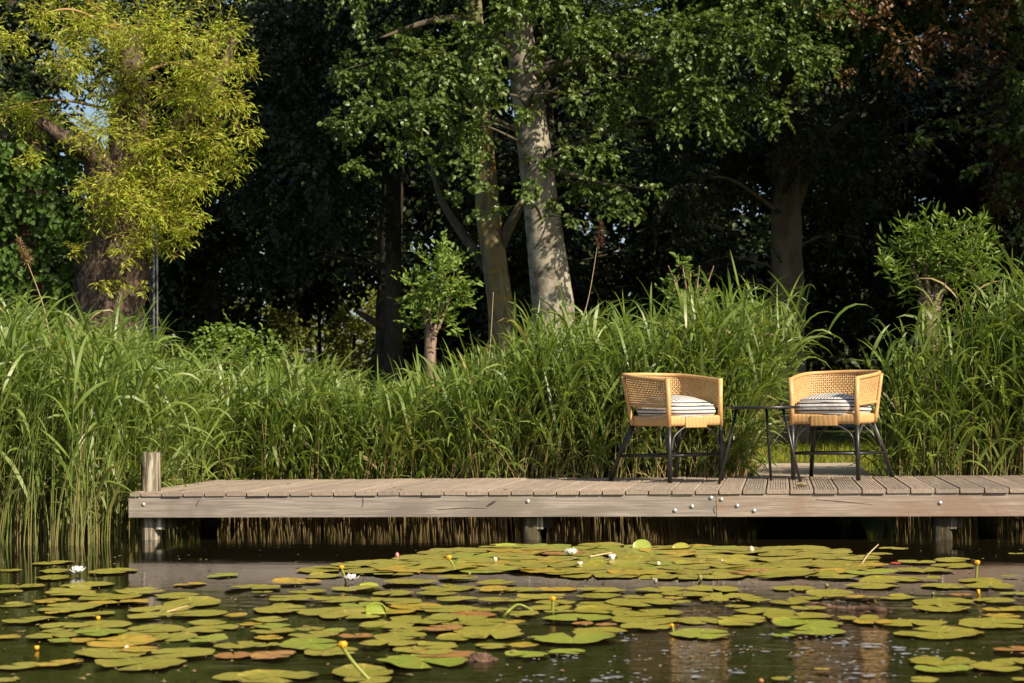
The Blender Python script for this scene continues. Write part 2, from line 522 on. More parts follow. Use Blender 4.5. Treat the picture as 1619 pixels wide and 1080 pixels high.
sx.inputs["Scale"].default_value = 11; sx.inputs["Distortion"].default_value = 3.5; n.links.new(v, sx.inputs[0])
col = mixc(n, sx.outputs[1], (0.47, 0.27, 0.105), (0.57, 0.35, 0.15))
n.links.new(col, b.inputs["Base Color"]); b.inputs["Roughness"].default_value = 0.45
bump(n, sx.outputs[1], b, 0.15, 0.004)
blackm = plain("black stained rattan", (0.016, 0.015, 0.016), 0.38, 0, 0.5, 0.3, 40)
bentm = plain("grey worn bent cane", (0.06, 0.055, 0.05), 0.35, 0, 0.5, 0.35, 40)
irons = plain("black powder coated steel", (0.014, 0.014, 0.016), 0.35, 0, 0.5, 0.2, 40)
fabm, n, b, out = mat("striped ticking fabric")
uvn = n.nodes.new("ShaderNodeUVMap"); uvn.uv_map = "stripe"
sep = n.nodes.new("ShaderNodeSeparateXYZ"); n.links.new(uvn.outputs[0], sep.inputs[0])
fr = N(n, "ShaderNodeMath", operation='FRACT'); n.links.new(sep.outputs[0], fr.inputs[0])
st = ramp(n, fr.outputs[0], [(0.0, 0.0), (0.04, 1.0), (0.34, 1.0), (0.40, 0.0)])
fn = noise(n, coords(n), 160, 3)
basec = mixc(n, fn, (0.52, 0.50, 0.47), (0.64, 0.62, 0.59))
n.links.new(mixc(n, st, basec, (0.04, 0.04, 0.05)), b.inputs["Base Color"])
b.inputs["Roughness"].default_value = 0.95; b.inputs["Specular IOR Level"].default_value = 0.1
bump(n, noise(n, coords(n), 22, 3), b, 0.35, 0.02)

def catmull(pts, n=10, closed=False):
    pts = [Vector(p) for p in pts]; out_ = []
    m_ = len(pts)
    for i in range(m_ - 1):
        p0, p1, p2, p3 = pts[max(i - 1, 0)], pts[i], pts[i + 1], pts[min(i + 2, m_ - 1)]
        for k in range(n):
            t = k / n
            out_.append(0.5 * ((2 * p1) + (p2 - p0) * t + (2 * p0 - 5 * p1 + 4 * p2 - p3) * t * t + (3 * p1 - p0 - 3 * p2 + p3) * t ** 3))
    out_.append(pts[-1]); return out_
RIM = [(-0.212, -0.205, 0.625), (-0.25, 0.03, 0.648), (-0.242, 0.165, 0.662), (-0.208, 0.238, 0.668), (-0.11, 0.292, 0.672), (0, 0.305, 0.674),
       (0.11, 0.292, 0.672), (0.208, 0.238, 0.668), (0.242, 0.165, 0.662), (0.25, 0.03, 0.648), (0.212, -0.205, 0.625)]
SEAT = [(-0.208, -0.205, 0.345), (-0.206, 0.0, 0.345), (-0.204, 0.13, 0.345), (-0.175, 0.19, 0.345), (-0.09, 0.222, 0.345), (0, 0.232, 0.345),
        (0.09, 0.222, 0.345), (0.175, 0.19, 0.345), (0.204, 0.13, 0.345), (0.206, 0.0, 0.345), (0.208, -0.205, 0.345)]
rimc = catmull(RIM, 12); seatc = catmull(SEAT, 12)
def resample(c, m_):
    L = np.concatenate([[0], np.cumsum([(c[i + 1] - c[i]).length for i in range(len(c) - 1)])])
    a = np.array([tuple(p) for p in c]); s_ = np.linspace(0, L[-1], m_)
    return np.stack([np.interp(s_, L, a[:, k]) for k in range(3)], 1)
NU = 100
RU, SU = resample(rimc, NU), resample(seatc, NU)
def shell(i, t):                       # t 0 at the seat band's foot, 1 at the rim
    return SU[i] * (1 - t) + RU[i] * t
T_LOW = (0.478 - 0.345) / (0.66 - 0.345)
def build_chair():
    ch = empty("rattan_armchair")
    for s_ in (-1, 1):
        mb = MB(); mb.tube([(s_ * 0.207, -0.205, 0.0), (s_ * 0.207, -0.205, 0.18), (s_ * 0.207, -0.205, 0.35)], [0.0145, 0.0145, 0.0145], 12); mb.build("leg", blackm, ch)
        mb = MB(); mb.tube([(s_ * 0.268, 0.315, 0.0), (s_ * 0.235, 0.255, 0.17), (s_ * 0.190, 0.165, 0.36)], [0.0145] * 3, 12); mb.build("leg", blackm, ch)
        mb = MB(); mb.tube([(s_ * 0.2085, -0.205, 0.34), (s_ * 0.2085, -0.205, 0.5), (s_ * 0.213, -0.205, 0.638)], [0.0155, 0.0155, 0.016], 12); mb.build("arm_post", rat, ch)
        i = 29 if s_ < 0 else NU - 30
        mb = MB(); mb.tube([shell(i, t) + np.array([s_ * 0.012, 0.006, 0]) for t in np.linspace(0.02, 0.98, 6)], 0.0125, 10); mb.build("rear_post", rat, ch)
    mb = MB(); mb.tube(RU, 0.0125, 10); mb.build("top_rail", rat, ch)
    mb = MB(); mb.tube([shell(i, T_LOW) for i in range(0, NU, 2)], 0.010, 8); mb.build("lower_rail", rat, ch)
    # seat: band all round, a slung cane seat on top
    ring = [tuple(p) for p in SU] + [(x, -0.205, 0.345) for x in np.linspace(0.208, -0.208, 26)[1:-1]]
    ring = np.array(ring); cen = np.array([0, 0.0, 0.0])
    prof = [(0.985, 0.0), (1.03, 0.006), (1.045, 0.02), (1.045, 0.048), (1.03, 0.06), (0.97, 0.064), (0.8, 0.058), (0.5, 0.05), (0.02, 0.048)]
    g = np.array([[(p[0] * a, p[1] * a, 0.345 + z) for a, z in prof] for p in ring])
    mb = MB(); mb.grid(g, True); mb.build("seat_band", wrapm, ch)
    mb = MB(); mb.box((-0.085, -0.2205, 0.334), (0.085, -0.195, 0.4), bevel=0.005); mb.build("front_wrapping", wrapm, ch)
    # woven shell: flat cane strips crossing
    mb = MB()
    rows = np.linspace(T_LOW + 0.03, 0.955, 12)
    hh = 0.0040
    for r_, t in enumerate(rows):
        pts = []
        for i in range(NU):
            p = shell(i, t); up = (RU[i] - SU[i]); up = up / np.linalg.norm(up)
            tg = RU[min(i + 1, NU - 1)] - RU[max(i - 1, 0)]; nn = np.cross(tg, up); nn /= np.linalg.norm(nn)
            side = i < 29 or i > NU - 30
            off = nn * 0.0022 * (1 if (i + r_) % 2 else -1)
            h_ = hh * (1.28 if side else 1.0)
            q = p + off
            pts.append([q - up * h_ - nn * 0.0008, q + up * h_ - nn * 0.0008, q + up * h_ + nn * 0.0008, q - up * h_ + nn * 0.0008, q - up * h_ - nn * 0.0008])
        mb.grid(np.array(pts), False, random.random())
    for i in range(1, NU - 1):
        tg = RU[i + 1] - RU[i - 1]; tg /= np.linalg.norm(tg)
        hw = 0.0034
        pts = []
        for r_, t in enumerate(np.linspace(T_LOW, 0.985, 15)):
            p = shell(i, t); up = RU[i] - SU[i]; nn = np.cross(tg, up); nn /= np.linalg.norm(nn)
            off = nn * 0.0022 * (-1 if (i + r_) % 2 else 1)
            q = p + off
            pts.append([q - tg * hw - nn * 0.0008, q + tg * hw - nn * 0.0008, q + tg * hw + nn * 0.0008, q - tg * hw + nn * 0.0008, q - tg * hw - nn * 0.0008])
        mb.grid(np.array(pts), False, random.random())
    mb.build("woven_back", cane, ch, smooth=False)
    # stretchers
    zs = 0.165
    rl = lambda s_: np.array((s_ * 0.236, 0.257, zs - 0.008)); fl = lambda s_: np.array((s_ * 0.207, -0.205, zs))
    for a_, b_ in ((fl(-1), fl(1)), (rl(-1), rl(1)), (fl(-1), rl(-1)), (fl(1), rl(1))):
        mb = MB(); mb.tube([a_, (a_ + b_) / 2, b_], 0.0095, 10); mb.build("stretcher", blackm, ch)
    # bent cane braces, two at each front leg, one at each rear leg
    def brace(a_, b_, mid):
        mb = MB(); mb.tube(catmull([a_, mid, b_], 8), 0.0058, 8); mb.build("bent_brace", bentm, ch)
    for s_ in (-1, 1):
        brace((s_ * 0.192, -0.207, 0.20), (s_ * 0.07, -0.205, 0.346), (s_ * 0.165, -0.207, 0.285))
        brace((s_ * 0.207, -0.19, 0.20), (s_ * 0.205, -0.07, 0.346), (s_ * 0.207, -0.165, 0.285))
        brace((s_ * 0.225, 0.225, 0.20), (s_ * 0.203, 0.06, 0.346), (s_ * 0.214, 0.15, 0.295))
        brace((s_ * 0.21, 0.235, 0.20), (s_ * 0.08, 0.205, 0.346), (s_ * 0.16, 0.225, 0.29))
    return ch
def build_cushion(sd):
    r2 = random.Random(sd)
    na, nl = 72, 22
    pts, uv = [], []
    for i in range(na):
        a = 2 * math.pi * i / na
        c, s_ = math.cos(a), math.sin(a)
        e = 4.2 if s_ < 0 else 3.2
        q = (abs(c) ** e + abs(s_) ** e) ** (-1 / e)
        X, Y = c * q * 0.205, s_ * q * 0.205
        row, ru = [], []
        for j in range(nl):
            t = j / (nl - 1)
            if t < 0.30:   k = t / 0.30; rr, zz, side = 0.02 + 0.93 * k, 0.012 * (1 - k) , 0
            elif t < 0.62: k = (t - 0.30) / 0.32; rr, zz, side = 0.96 + 0.075 * math.sin(math.pi * k), 0.006 + 0.060 * k, 1
            else:          k = (t - 0.62) / 0.38; rr, zz, side = 0.96 * (1 - k) + 0.01 * k, 0.066 + 0.050 * math.sin(k * math.pi / 2) ** 0.6, 2
            wav = 0.004 * math.sin(3 * a + sd) * (1 if rr > 0.5 else rr)
            row.append((X * rr, Y * rr, zz + wav * (0.4 + t)))
            ru.append((zz / 0.0185 if side == 1 else X * rr / 0.0215, side))
        pts.append(row); uv.append(ru)
    mb = MB(); mb.grid(np.array(pts), True)
    me = mb.mesh("seat_cushion", fabm)
    ul = me.uv_layers.new(name="stripe")
    flat = [u for ru in uv for u in ru]
    for p in me.polygons:                                       # one side per face, so that stripes do not smear over a seam
        sides = [flat[vi][1] for vi in p.vertices]
        use = 1 if (sides.count(1) >= 2 and len(set(sides)) > 1) else sides[0]
        for li, vi in zip(p.loop_indices, p.vertices):
            co = me.vertices[vi].co
            ul.data[li].uv = (co.z / 0.0185 if use == 1 else co.x / 0.0215, 0)
    o = bpy.data.objects.new("seat_cushion", me); COL.objects.link(o)
    return o
def seam(cush):
    for zz, k in ((0.006, 0.972), (0.067, 0.972)):
        ring = []
        for i in range(73):
            a = 2 * math.pi * i / 72; c, s_ = math.cos(a), math.sin(a); e = 4.2 if s_ < 0 else 3.2
            q = (abs(c) ** e + abs(s_) ** e) ** (-1 / e)
            ring.append((c * q * 0.205 * k, s_ * q * 0.205 * k, zz + 0.004 * math.sin(3 * a + 1) * 0.8))
        mb = MB(); mb.tube(ring, 0.0032, 6, cap=False); mb.build("piping", pipem, cush)
pipem = plain("piping fabric", (0.55, 0.53, 0.50), 0.95, 0, 0.1)
c1 = build_chair(); c2 = copy_tree(c1)
CS = 0.985
def seat_at(ch, px, py, rz):
    ch.scale = (CS, CS, CS)
    p = W(px, py, ZD)
    q = Vector((0, 0.055 * CS, 0)); q.rotate(Matrix.Rotation(rz, 3, 'Z').to_euler())
    ch.location = (p.x - q.x, p.y - q.y, ZD + 0.0015); ch.rotation_euler = (0, 0, rz)
seat_at(c1, 1058, 760.0, R(34 + 9.2)); seat_at(c2, 1326, 756.5, R(-29 + 9.2))
tag(c1, "honey rattan tub chair with black legs, turned towards the path side, table at its arm", "chair", "rattan chairs on the jetty")
tag(c2, "honey rattan tub chair with black legs beside the tall pollard willow, seat behind the table top", "chair", "rattan chairs on the jetty")
c1["label"] = "rattan tub chair with black legs whose cushion top is fully sunlit, by the reed wall"
c2["label"] = "rattan tub chair with black legs standing in front of the path opening"
for ch, sd, lab in ((c1, 1, "black and white striped seat cushion, evenly sunlit, in the chair by the reed wall"), (c2, 4, "striped seat cushion partly in the shade of its chair arm, behind the table edge")):
    cu = build_cushion(sd); seam(cu)
    cu.location = Vector(ch.location) + Vector((0, 0, 0.398 * CS)); cu.scale = (CS, CS, CS * 1.2); cu.rotation_euler = ch.rotation_euler
    cu.rotation_euler.z += R(3 if sd == 1 else -5); cu.rotation_euler.x += R(1.0 if sd == 1 else -1.5)
    cu.location += Matrix.Rotation(ch.rotation_euler.z, 3, 'Z') @ Vector((0, -0.012, 0))
    tag(cu, lab, "cushion", "striped cushions on the chairs")
tp = W(1207, 763.8, ZD)
tb = empty("side_table", (tp.x, tp.y, ZD + 0.001), R(9.2))
tag(tb, "small round black steel tripod table between the two rattan chairs", "table")
mb = MB(); mb.revolve([(0, 0.446), (0.214, 0.446), (0.219, 0.449), (0.219, 0.462), (0.2165, 0.462), (0.215, 0.452), (0.0, 0.452)], 48); o = mb.build("table_top", irons, tb); o.location = (0.008, 0, 0); tb.scale = (0.985, 0.985, 0.985)
for a_ in (191.8, 311.8, 71.8):
    c, s_ = math.cos(R(a_)), math.sin(R(a_))
    mb = MB(); mb.tube([(c * 0.282, s_ * 0.282, 0.0), (c * 0.22, s_ * 0.22, 0.22), (c * 0.162, s_ * 0.162, 0.446)], 0.0088, 10); lg = mb.build("leg", irons, tb)
    mb = MB(); mb.revolve([(0, -0.009), (0.007, -0.006), (0.009, 0), (0.007, 0.006), (0, 0.009)], 10, (c * 0.176, s_ * 0.176, 0.405)); mb.build("knob", irons, lg)

# ------------------------------------------------------------------ reeds
reedm = leaf_mat("reed leaf", (0.100, 0.168, 0.022), (0.225, 0.290, 0.068), 0.36, 0.42, 0.5, 1.5, (0.40, 0.30, 0.15))
def reed_bed(name, label, spots, wind, dens_leaf=9, low=0.24, dryness=1.15, n_dead=0, n_bare=0):
    Vs, Fs, vs, ds, off = [], [], [], [], 0
    stems = MB()
    roots, dirs, lens, wids, drps, vv, dd = [], [], [], [], [], [], []
    for i_, (x, y, zb, h) in enumerate(spots):
        lean = np.array([rng.normal(wind[0], 0.10), rng.normal(wind[1], 0.10), 0])
        if i_ < n_dead: lean = np.array([rng.normal(0.05, 0.28), rng.normal(0, 0.2), 0])
        ts = np.linspace(0, 1, 7)
        path = np.array([np.array([x, y, zb]) + lean * h * t ** 1.8 + np.array([0, 0, h * t * (1 - 0.12 * t * np.linalg.norm(lean) * 2)]) for t in ts])
        tone = rng.random()
        dead = 1.2 if (rng.random() < 0.014 or i_ < n_dead) else 0.0
        stems.tube(path, np.linspace(0.0042, 0.0014, 7), 4, False, tone, np.clip(np.linspace(dryness, -0.2, 7) + rng.normal(0, 0.25) + dead, 0, 1))
        nl = int(dens_leaf * h / 1.3 * rng.uniform(0.75, 1.25)) if i_ >= n_dead and i_ >= n_bare else 0
        a0 = rng.uniform(0, 2 * math.pi)
        for k in range(nl):
            t = low + (1 - low) * (k + rng.uniform(0, 0.9)) / nl
            t = min(t, 1)
            p = np.array([np.interp(t, ts, path[:, q]) for q in range(3)])
            a = a0 + (k % 2) * math.pi + rng.normal(0, 0.6)
            d = np.array([math.cos(a), math.sin(a), 0]) * 0.75 + np.array([wind[0], wind[1], 0]) * 1.3 + np.array([0, 0, rng.uniform(1.0, 2.4)])
            roots.append(p); dirs.append(d)
            lens.append(rng.uniform(0.26, 0.50) * (0.7 + 0.5 * math.sin(math.pi * min(t, 0.85)))); wids.append(rng.uniform(0.010, 0.024))
            drps.append(rng.uniform(0.5, 2.9)); vv.append(np.clip(rng.normal(0.45, 0.27), 0, 1))
            dd.append(np.clip(dead + max(0, rng.normal(0.65 - t * 2.6, 0.22)), 0, 1))
    V, F, m2 = blade_arrays(np.array(roots), np.array(dirs), rng.normal(0, 1, (len(roots), 3)), np.array(lens), np.array(wids), np.array(drps), 6, np.array([[wind[0], wind[1], 0]]) * 1.5, rng.normal(0, 0.9, len(roots)))
    sv = np.concatenate(stems.v); sf = np.array(stems.f)
    VV = np.concatenate([V, sv]); FF = np.concatenate([F, sf + len(V)])
    v_ = np.concatenate([np.repeat(vv, m2), np.concatenate(stems.a)]); d_ = np.concatenate([np.repeat(dd, m2), np.concatenate(stems.d)])
    o = link(name, array_mesh(name, VV, FF, reedm, v_, d_, True))
    return tag(o, label, "reeds", kind="stuff")
TOP = [(-60, 470), (0, 478), (60, 490), (120, 520), (200, 525), (250, 560), (300, 578), (350, 598), (430, 582), (470, 578), (520, 606), (580, 620), (640, 612), (700, 575), (760, 545), (820, 510), (860, 505), (920, 500), (1000, 492), (1060, 478), (1120, 470), (1180, 445), (1230, 470), (1290, 500), (1340, 560)]
TOPR = [(1370, 600), (1400, 560), (1430, 520), (1480, 480), (1530, 450), (1580, 430), (1680, 420)]
def spots_in(n, fx, fy, zb, top, lo=0.7, hi=1.0, keep=lambda x, y: True):
    out_ = []
    while len(out_) < n:
        x, y = fx(), fy()
        if not keep(x, y): continue
        px, py, Z = proj((x, y, 0.7))
        zt = P(px, interp(px, top) + 8 + 14 * math.sin(px / 23.0) * math.sin(px / 61.0 + 1) + 10 * math.sin(px / 9.0 + y * 5), Z).z
        z0 = zb if np.isscalar(zb) else zb(x, y)
        h = (zt - z0) * (lo + (hi - lo) * rng.random() ** 0.6)
        if h > 0.25: out_.append((x, y, z0, h))
    return out_
bank = lambda x, y: min(-0.05, 0) if y < 2.2 else interp(y, [(2.2, -0.05), (2.5, 0.06), (3.2, 0.2)])
XLr = XL - 0.05
left = spots_in(1350, lambda: rng.uniform(XL - 2.6, XLr), lambda: rng.uniform(-0.45, 3.2), bank, TOP, 0.62, 1.0, keep=lambda x, y: y > -0.12 - 0.25 * rng.random() - (XLr - x) * 0.10)
nb = 170
left = [(x, y, -0.08, rng.uniform(0.55, 1.05)) for x, y in zip(rng.uniform(XL - 1.6, XLr - 0.05, nb), rng.uniform(-0.42, 0.1, nb))] + left
reed_bed("reeds", "dense green reeds standing in the water at the jetty's end post", left, (0.10, -0.02), 12, 0.10, 0.5, n_bare=nb)
mid = [(x, y, -0.08, rng.uniform(0.4, 1.0)) for x, y in zip(rng.uniform(XL + 0.1, PX0 - 0.05, 900), DEPTH + 0.1 + 1.6 * rng.random(900))]
mid_dead = len(mid)
mid += spots_in(1900, lambda: rng.uniform(XL - 0.1, PX0 - 0.06), lambda: DEPTH + 0.16 + 1.6 * rng.random() ** 1.25, bank, TOP, 0.62, 1.0)
reed_bed("reeds", "wall of drooping green reeds behind the jetty, between end post and path", mid, (0.20, -0.05), 9, n_dead=mid_dead)
right = spots_in(850, lambda: rng.uniform(PX1 + 0.06, PX1 + 2.6), lambda: DEPTH + 0.05 + 1.9 * rng.random() ** 1.2, bank, TOPR, 0.62, 1.02, keep=lambda x, y: y < DEPTH + 0.32 + (x - PX1) * 0.45)
reed_bed("reeds", "tall green reeds on the far side of the path, under the pollard willow", right, (0.05, -0.05), 9)

def stalk(label, base, top, bend, plume=0.0, col=None):
    root = empty("dry_reed_stalk", base)
    b_, t_ = Vector((0, 0, 0)), Vector(top) - Vector(base)
    mid_ = t_ * 0.5 + Vector(bend)
    pts = catmull([b_, mid_, t_], 8)
    mb = MB(); mb.tube(pts, np.linspace(0.0045, 0.002, len(pts)), 6); mb.build("stem", drystem, root)
    if plume:
        n_ = 420
        k = rng.random(n_)
        axis = (pts[-1] - pts[-3]).normalized()
        pp = np.array([tuple(pts[-1] - axis * (0.02 * plume)) for _ in range(n_)]) + np.outer(k, np.array(tuple(axis))) * 0.17 * plume
        dr = unit(rng.normal(0, 1, (n_, 3)) * 0.5 + np.array([0.35, 0, -0.1]) + np.array(tuple(axis)) * 0.8)
        V, F, m2 = blade_arrays(pp, dr, rng.normal(0, 1, (n_, 3)), rng.uniform(0.03, 0.075, n_) * plume * (1.15 - k * 0.7), np.full(n_, 0.005), rng.uniform(0.3, 1.5, n_), 2)
        link("plume", array_mesh("plume", V, F, col, np.repeat(rng.random(n_), m2)), root)
    return tag(root, label, "reed stalk")
drystem = plain("dry reed stem", (0.36, 0.25, 0.14), 0.7)
plumem = leaf_mat("brown plume", (0.10, 0.055, 0.045), (0.20, 0.12, 0.09), 0.25)
plumel = leaf_mat("straw plume", (0.28, 0.20, 0.11), (0.42, 0.32, 0.19), 0.3)
ZR = 11.6
stalk("dry reed stalk with a dark purple-brown plume against the pale tree trunk", P(896, 560, ZR), P(945, 385, ZR), (0.03, 0, -0.05), 1.0, plumem)
stalk("straw coloured reed plume rising out of the reeds before the ivy", P(82, 560, 10.4), P(42, 412, 10.4), (0.03, 0, 0), 1.0, plumel)
stalk("thin bare straw stem before the lichened leaning trunk", P(770, 600, ZR), P(780, 462, ZR), (0.005, 0, 0), 0)
stalk("thin bare straw stem in front of the small pollard by the reed crest", P(1088, 560, ZR), P(1092, 430, ZR), (0.005, 0, 0), 0)
stalk("bare straw stem leaning near the water's edge beside the end post", P(112, 866, 9.75), P(118, 600, 9.75), (0.01, 0, 0), 0)

# ------------------------------------------------------------------ trees
def crown_leaves(blobs, dens, ln, wd, sprays=True, droop=0.4, spread=1.0, strip=False, curl=0.15, flat=0.35, bias=None, twigs=None, vmean=0.5):
    """Leaves hung on twigs that radiate through each blob (centre, radius)."""
    Pp, Dd, Nn = [], [], []
    for c, r_ in blobs:
        c = np.array(tuple(c), float)
        nt_ = max(8, int(dens * r_ * r_ * 150))
        for _ in range(nt_):
            u = unit(rng.normal(0, 1, 3) * np.array([1, 1, 0.75]))
            a = c + u * r_ * rng.uniform(0.05, 0.65)
            d = unit(u + rng.normal(0, 0.5, 3) + np.array([0, 0, -droop * 0.5]))
            L = r_ * rng.uniform(0.45, 0.95) * spread
            m_ = max(5, int(L / (ln * 0.42)))
            t = np.linspace(0.1, 1, m_)
            pts = a + np.outer(t, d) * L + np.outer(t ** 2, np.array([0, 0, -droop])) * L * 0.6
            if strip: pts = pts + np.stack([np.sin(t * 14 + rng.uniform(0, 6)), np.cos(t * 11 + rng.uniform(0, 6)), 0 * t], 1) * 0.022
            tang = unit(np.gradient(pts, axis=0))
            sd = unit(np.cross(tang, np.array([0, 0, 1.0])))
            alt = np.where(np.arange(m_) % 2 == 0, 1, -1)[:, None]
            dl = unit(tang * 0.7 + sd * alt * rng.uniform(0.6, 1.1, (m_, 1)) + rng.normal(0, 0.35, (m_, 3)) + np.array([0, 0, -droop * 0.8]))
            nn = unit(np.array([0, 0, 1.0]) * (1 - flat) + rng.normal(0, 0.55, (m_, 3)) + (np.array(bias) if bias is not None else 0))
            Pp.append(pts); Dd.append(dl); Nn.append(nn)
            if twigs is not None and ((strip and rng.random() < 0.3) or rng.random() < 0.12): twigs.append(pts[:: max(1, m_ // 5)])
    Pp, Dd, Nn = np.concatenate(Pp), np.concatenate(Dd), np.concatenate(Nn)
    n_ = len(Pp)
    L = ln * rng.uniform(0.6, 1.25, n_); Wd = wd * rng.uniform(0.7, 1.2, n_)
    val = np.clip(rng.normal(vmean, 0.27, n_), 0, 1)
    if strip:
        V, F, m2 = blade_arrays(Pp, Dd, Nn, L, Wd, rng.uniform(0.1, 1.6, n_), 3, None, rng.normal(0, 2.6, n_))
        return V, F, np.repeat(val, m2)
    V, F = leaf_arrays(Pp, Dd, Nn, L, Wd, 0.22, curl)
    return V, F, np.repeat(val, 6)

def tree(name, label, cat, trunk_paths, blobs, barkm, leafm, dens=1.0, ln=0.07, wd=0.045, group=None, limbs=True, sides=16, rough=0.03, twigm=None, twig_r=0.003, limb_r=1.0, **kw):
    root = empty(name); strip_ = kw.get('strip')
    for k, (pts, rad) in enumerate(trunk_paths):
        c = catmull(pts, 8); rr = np.interp(np.linspace(0, 1, len(c)), np.linspace(0, 1, len(rad)), rad)
        mb = MB(); mb.tube(c, rr, sides, True, rough=rough); mb.build("trunk" if k == 0 else "limb", barkm if k == 0 or twigm is None or strip_ else twigm, root)
    main = catmull(trunk_paths[0][0], 8)
    tw = []
    V, F, vv = crown_leaves(blobs, dens, ln, wd, twigs=tw, **kw)
    if limbs:
        mb = MB()
        for ib_, (c, r_) in enumerate(blobs):
            if ib_ % 3: continue
            c = Vector(c)
            st = min(main, key=lambda q: (Vector(q) - c).length * (1.0 if q.z < c.z else 1.6))
            st = Vector(st); mid_ = (st + c) / 2 + Vector((random.uniform(-.15, .15), random.uniform(-.15, .15), 0.12 * (c - st).length))
            pp = catmull([st, mid_, c], 6); L = (c - st).length
            mb.tube(pp, np.linspace((0.010 + 0.008 * L) * limb_r, 0.005 * limb_r, len(pp)), 6, False)
        for t in tw:
            if len(t) >= 2: mb.tube(t, np.linspace(twig_r, twig_r * 0.5, len(t)), 3, False)
        tv = np.concatenate(mb.v); tf = np.array(mb.f); n0, f0 = len(V), len(F)
        me = array_mesh("crown", np.concatenate([V, tv]), np.concatenate([F, tf + n0]), leafm, np.concatenate([vv, np.full(len(tv), 0.5)]))
        me.materials.append(twigm or barkm)
        me.polygons.foreach_set("material_index", np.concatenate([np.zeros(f0, np.int32), np.ones(len(tf), np.int32)]))
        link("crown", me, root)
    else:
        link("crown", array_mesh("crown", V, F, leafm, vv), root)
    base = Vector(main[0]); rebase(root, base)
    return tag(root, label, cat, group)

def blob(px, py, r, Z, dz=0.0):
    Zz = Z + random.uniform(-dz, dz)
    return (P(px, py, Zz), r / FPX * Zz)

willb = bark_mat("furrowed willow bark", (0.022, 0.016, 0.012), (0.085, 0.06, 0.045), (0.19, 0.135, 0.10), 17, 0.13, 1.0)
paleb = bark_mat("pale smooth bark", (0.14, 0.125, 0.095), (0.275, 0.248, 0.19), (0.38, 0.35, 0.28), 6, 0.6, 0.35, (0.12, 0.11, 0.085))
lichb = bark_mat("lichened bark", (0.10, 0.085, 0.055), (0.18, 0.155, 0.095), (0.26, 0.225, 0.14), 8, 0.4, 0.5, (0.27, 0.19, 0.045))
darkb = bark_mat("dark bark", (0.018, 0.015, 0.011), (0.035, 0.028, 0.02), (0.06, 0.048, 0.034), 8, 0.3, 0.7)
limbb = bark_mat("darker limb bark", (0.05, 0.042, 0.03), (0.09, 0.078, 0.052), (0.14, 0.12, 0.08), 8, 0.4, 0.5)  # limbs and twigs get a darker brown than their trunks
greyb = bark_mat("grey beech bark", (0.10, 0.08, 0.058), (0.15, 0.12, 0.085), (0.20, 0.16, 0.115), 5, 0.4, 0.4)
willowl = leaf_mat("curly willow leaf", (0.25, 0.325, 0.028), (0.47, 0.50, 0.075), 0.44, 0.45, 0.4, 1.4)
wtwig = plain("ochre willow twig", (0.30, 0.19, 0.07), 0.6)
birchl = leaf_mat("fresh green leaf", (0.060, 0.106, 0.020), (0.145, 0.205, 0.050), 0.34, 0.40, 0.5, 1.4)
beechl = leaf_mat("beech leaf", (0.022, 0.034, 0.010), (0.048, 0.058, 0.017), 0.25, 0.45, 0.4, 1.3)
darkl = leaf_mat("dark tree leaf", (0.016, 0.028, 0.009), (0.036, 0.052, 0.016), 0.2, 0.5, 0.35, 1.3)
copperl = leaf_mat("copper beech leaf", (0.065, 0.038, 0.018), (0.17, 0.095, 0.045), 0.25, 0.45, 0.45, 1.3)
ivyl = leaf_mat("ivy leaf", (0.035, 0.08, 0.012), (0.085, 0.155, 0.022), 0.28, 0.5, 0.3, 1.5)
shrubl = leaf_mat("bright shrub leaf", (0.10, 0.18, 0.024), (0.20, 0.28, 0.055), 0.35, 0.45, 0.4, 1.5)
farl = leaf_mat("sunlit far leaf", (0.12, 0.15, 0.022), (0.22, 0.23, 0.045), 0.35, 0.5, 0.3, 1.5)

G0 = 0.22
def ground_at(px, Z):
    p = P(px, 600, Z); return Vector((p.x, p.y, G0 - 0.06))
# curly willow
ZW = 14.6
wb = [(150,40,80),(255,55,85),(350,55,55),(385,105,38),(105,105,60),(200,140,75),(300,150,75),(365,165,48),(60,185,55),(15,170,40),(150,205,65),(250,230,72),(335,225,62),(395,215,28),(42,250,32),(305,290,52),(362,262,44),(225,330,50),(270,345,48),(165,335,42),(310,345,30),(215,378,34),(190,448,20),(225,455,18),(165,452,16),
      (200,-80,110),(330,-50,80),(80,-50,90),(-60,60,90),(-60,180,70),(330,110,60),(280,300,50),(190,290,50),(140,300,40),(205,305,52),(150,365,42),(245,385,40),(285,378,34),(195,400,30),(255,330,50),(120,395,24),(230,280,60),(60,25,42),(20,60,36)]
tree("curly_willow", "old curly willow with a thick furrowed trunk and yellow-green drooping foliage", "tree",
     [([ground_at(172, ZW), P(170, 520, ZW), P(178, 420, ZW), P(192, 330, ZW), P(205, 200, ZW), P(210, 60, ZW)], [0.37, 0.31, 0.325, 0.27, 0.16, 0.09]),
      ([P(180, 350, ZW), P(150, 250, ZW - .2), P(110, 225, ZW - .35), P(60, 190, ZW - .4)], [0.20, 0.11, 0.08, 0.04]),
      ([P(195, 320, ZW), P(260, 230, ZW - .1), P(330, 150, ZW - .2), P(370, 60, ZW - .2)], [0.18, 0.09, 0.06, 0.03])],
     [blob(x, y, r * 0.72, ZW - 0.45, 0.35) for x, y, r in wb], willb, willowl, dens=12.5, ln=0.068, wd=0.0125, strip=True, droop=0.08, sides=30, rough=0.05, twigm=wtwig, twig_r=0.0028)
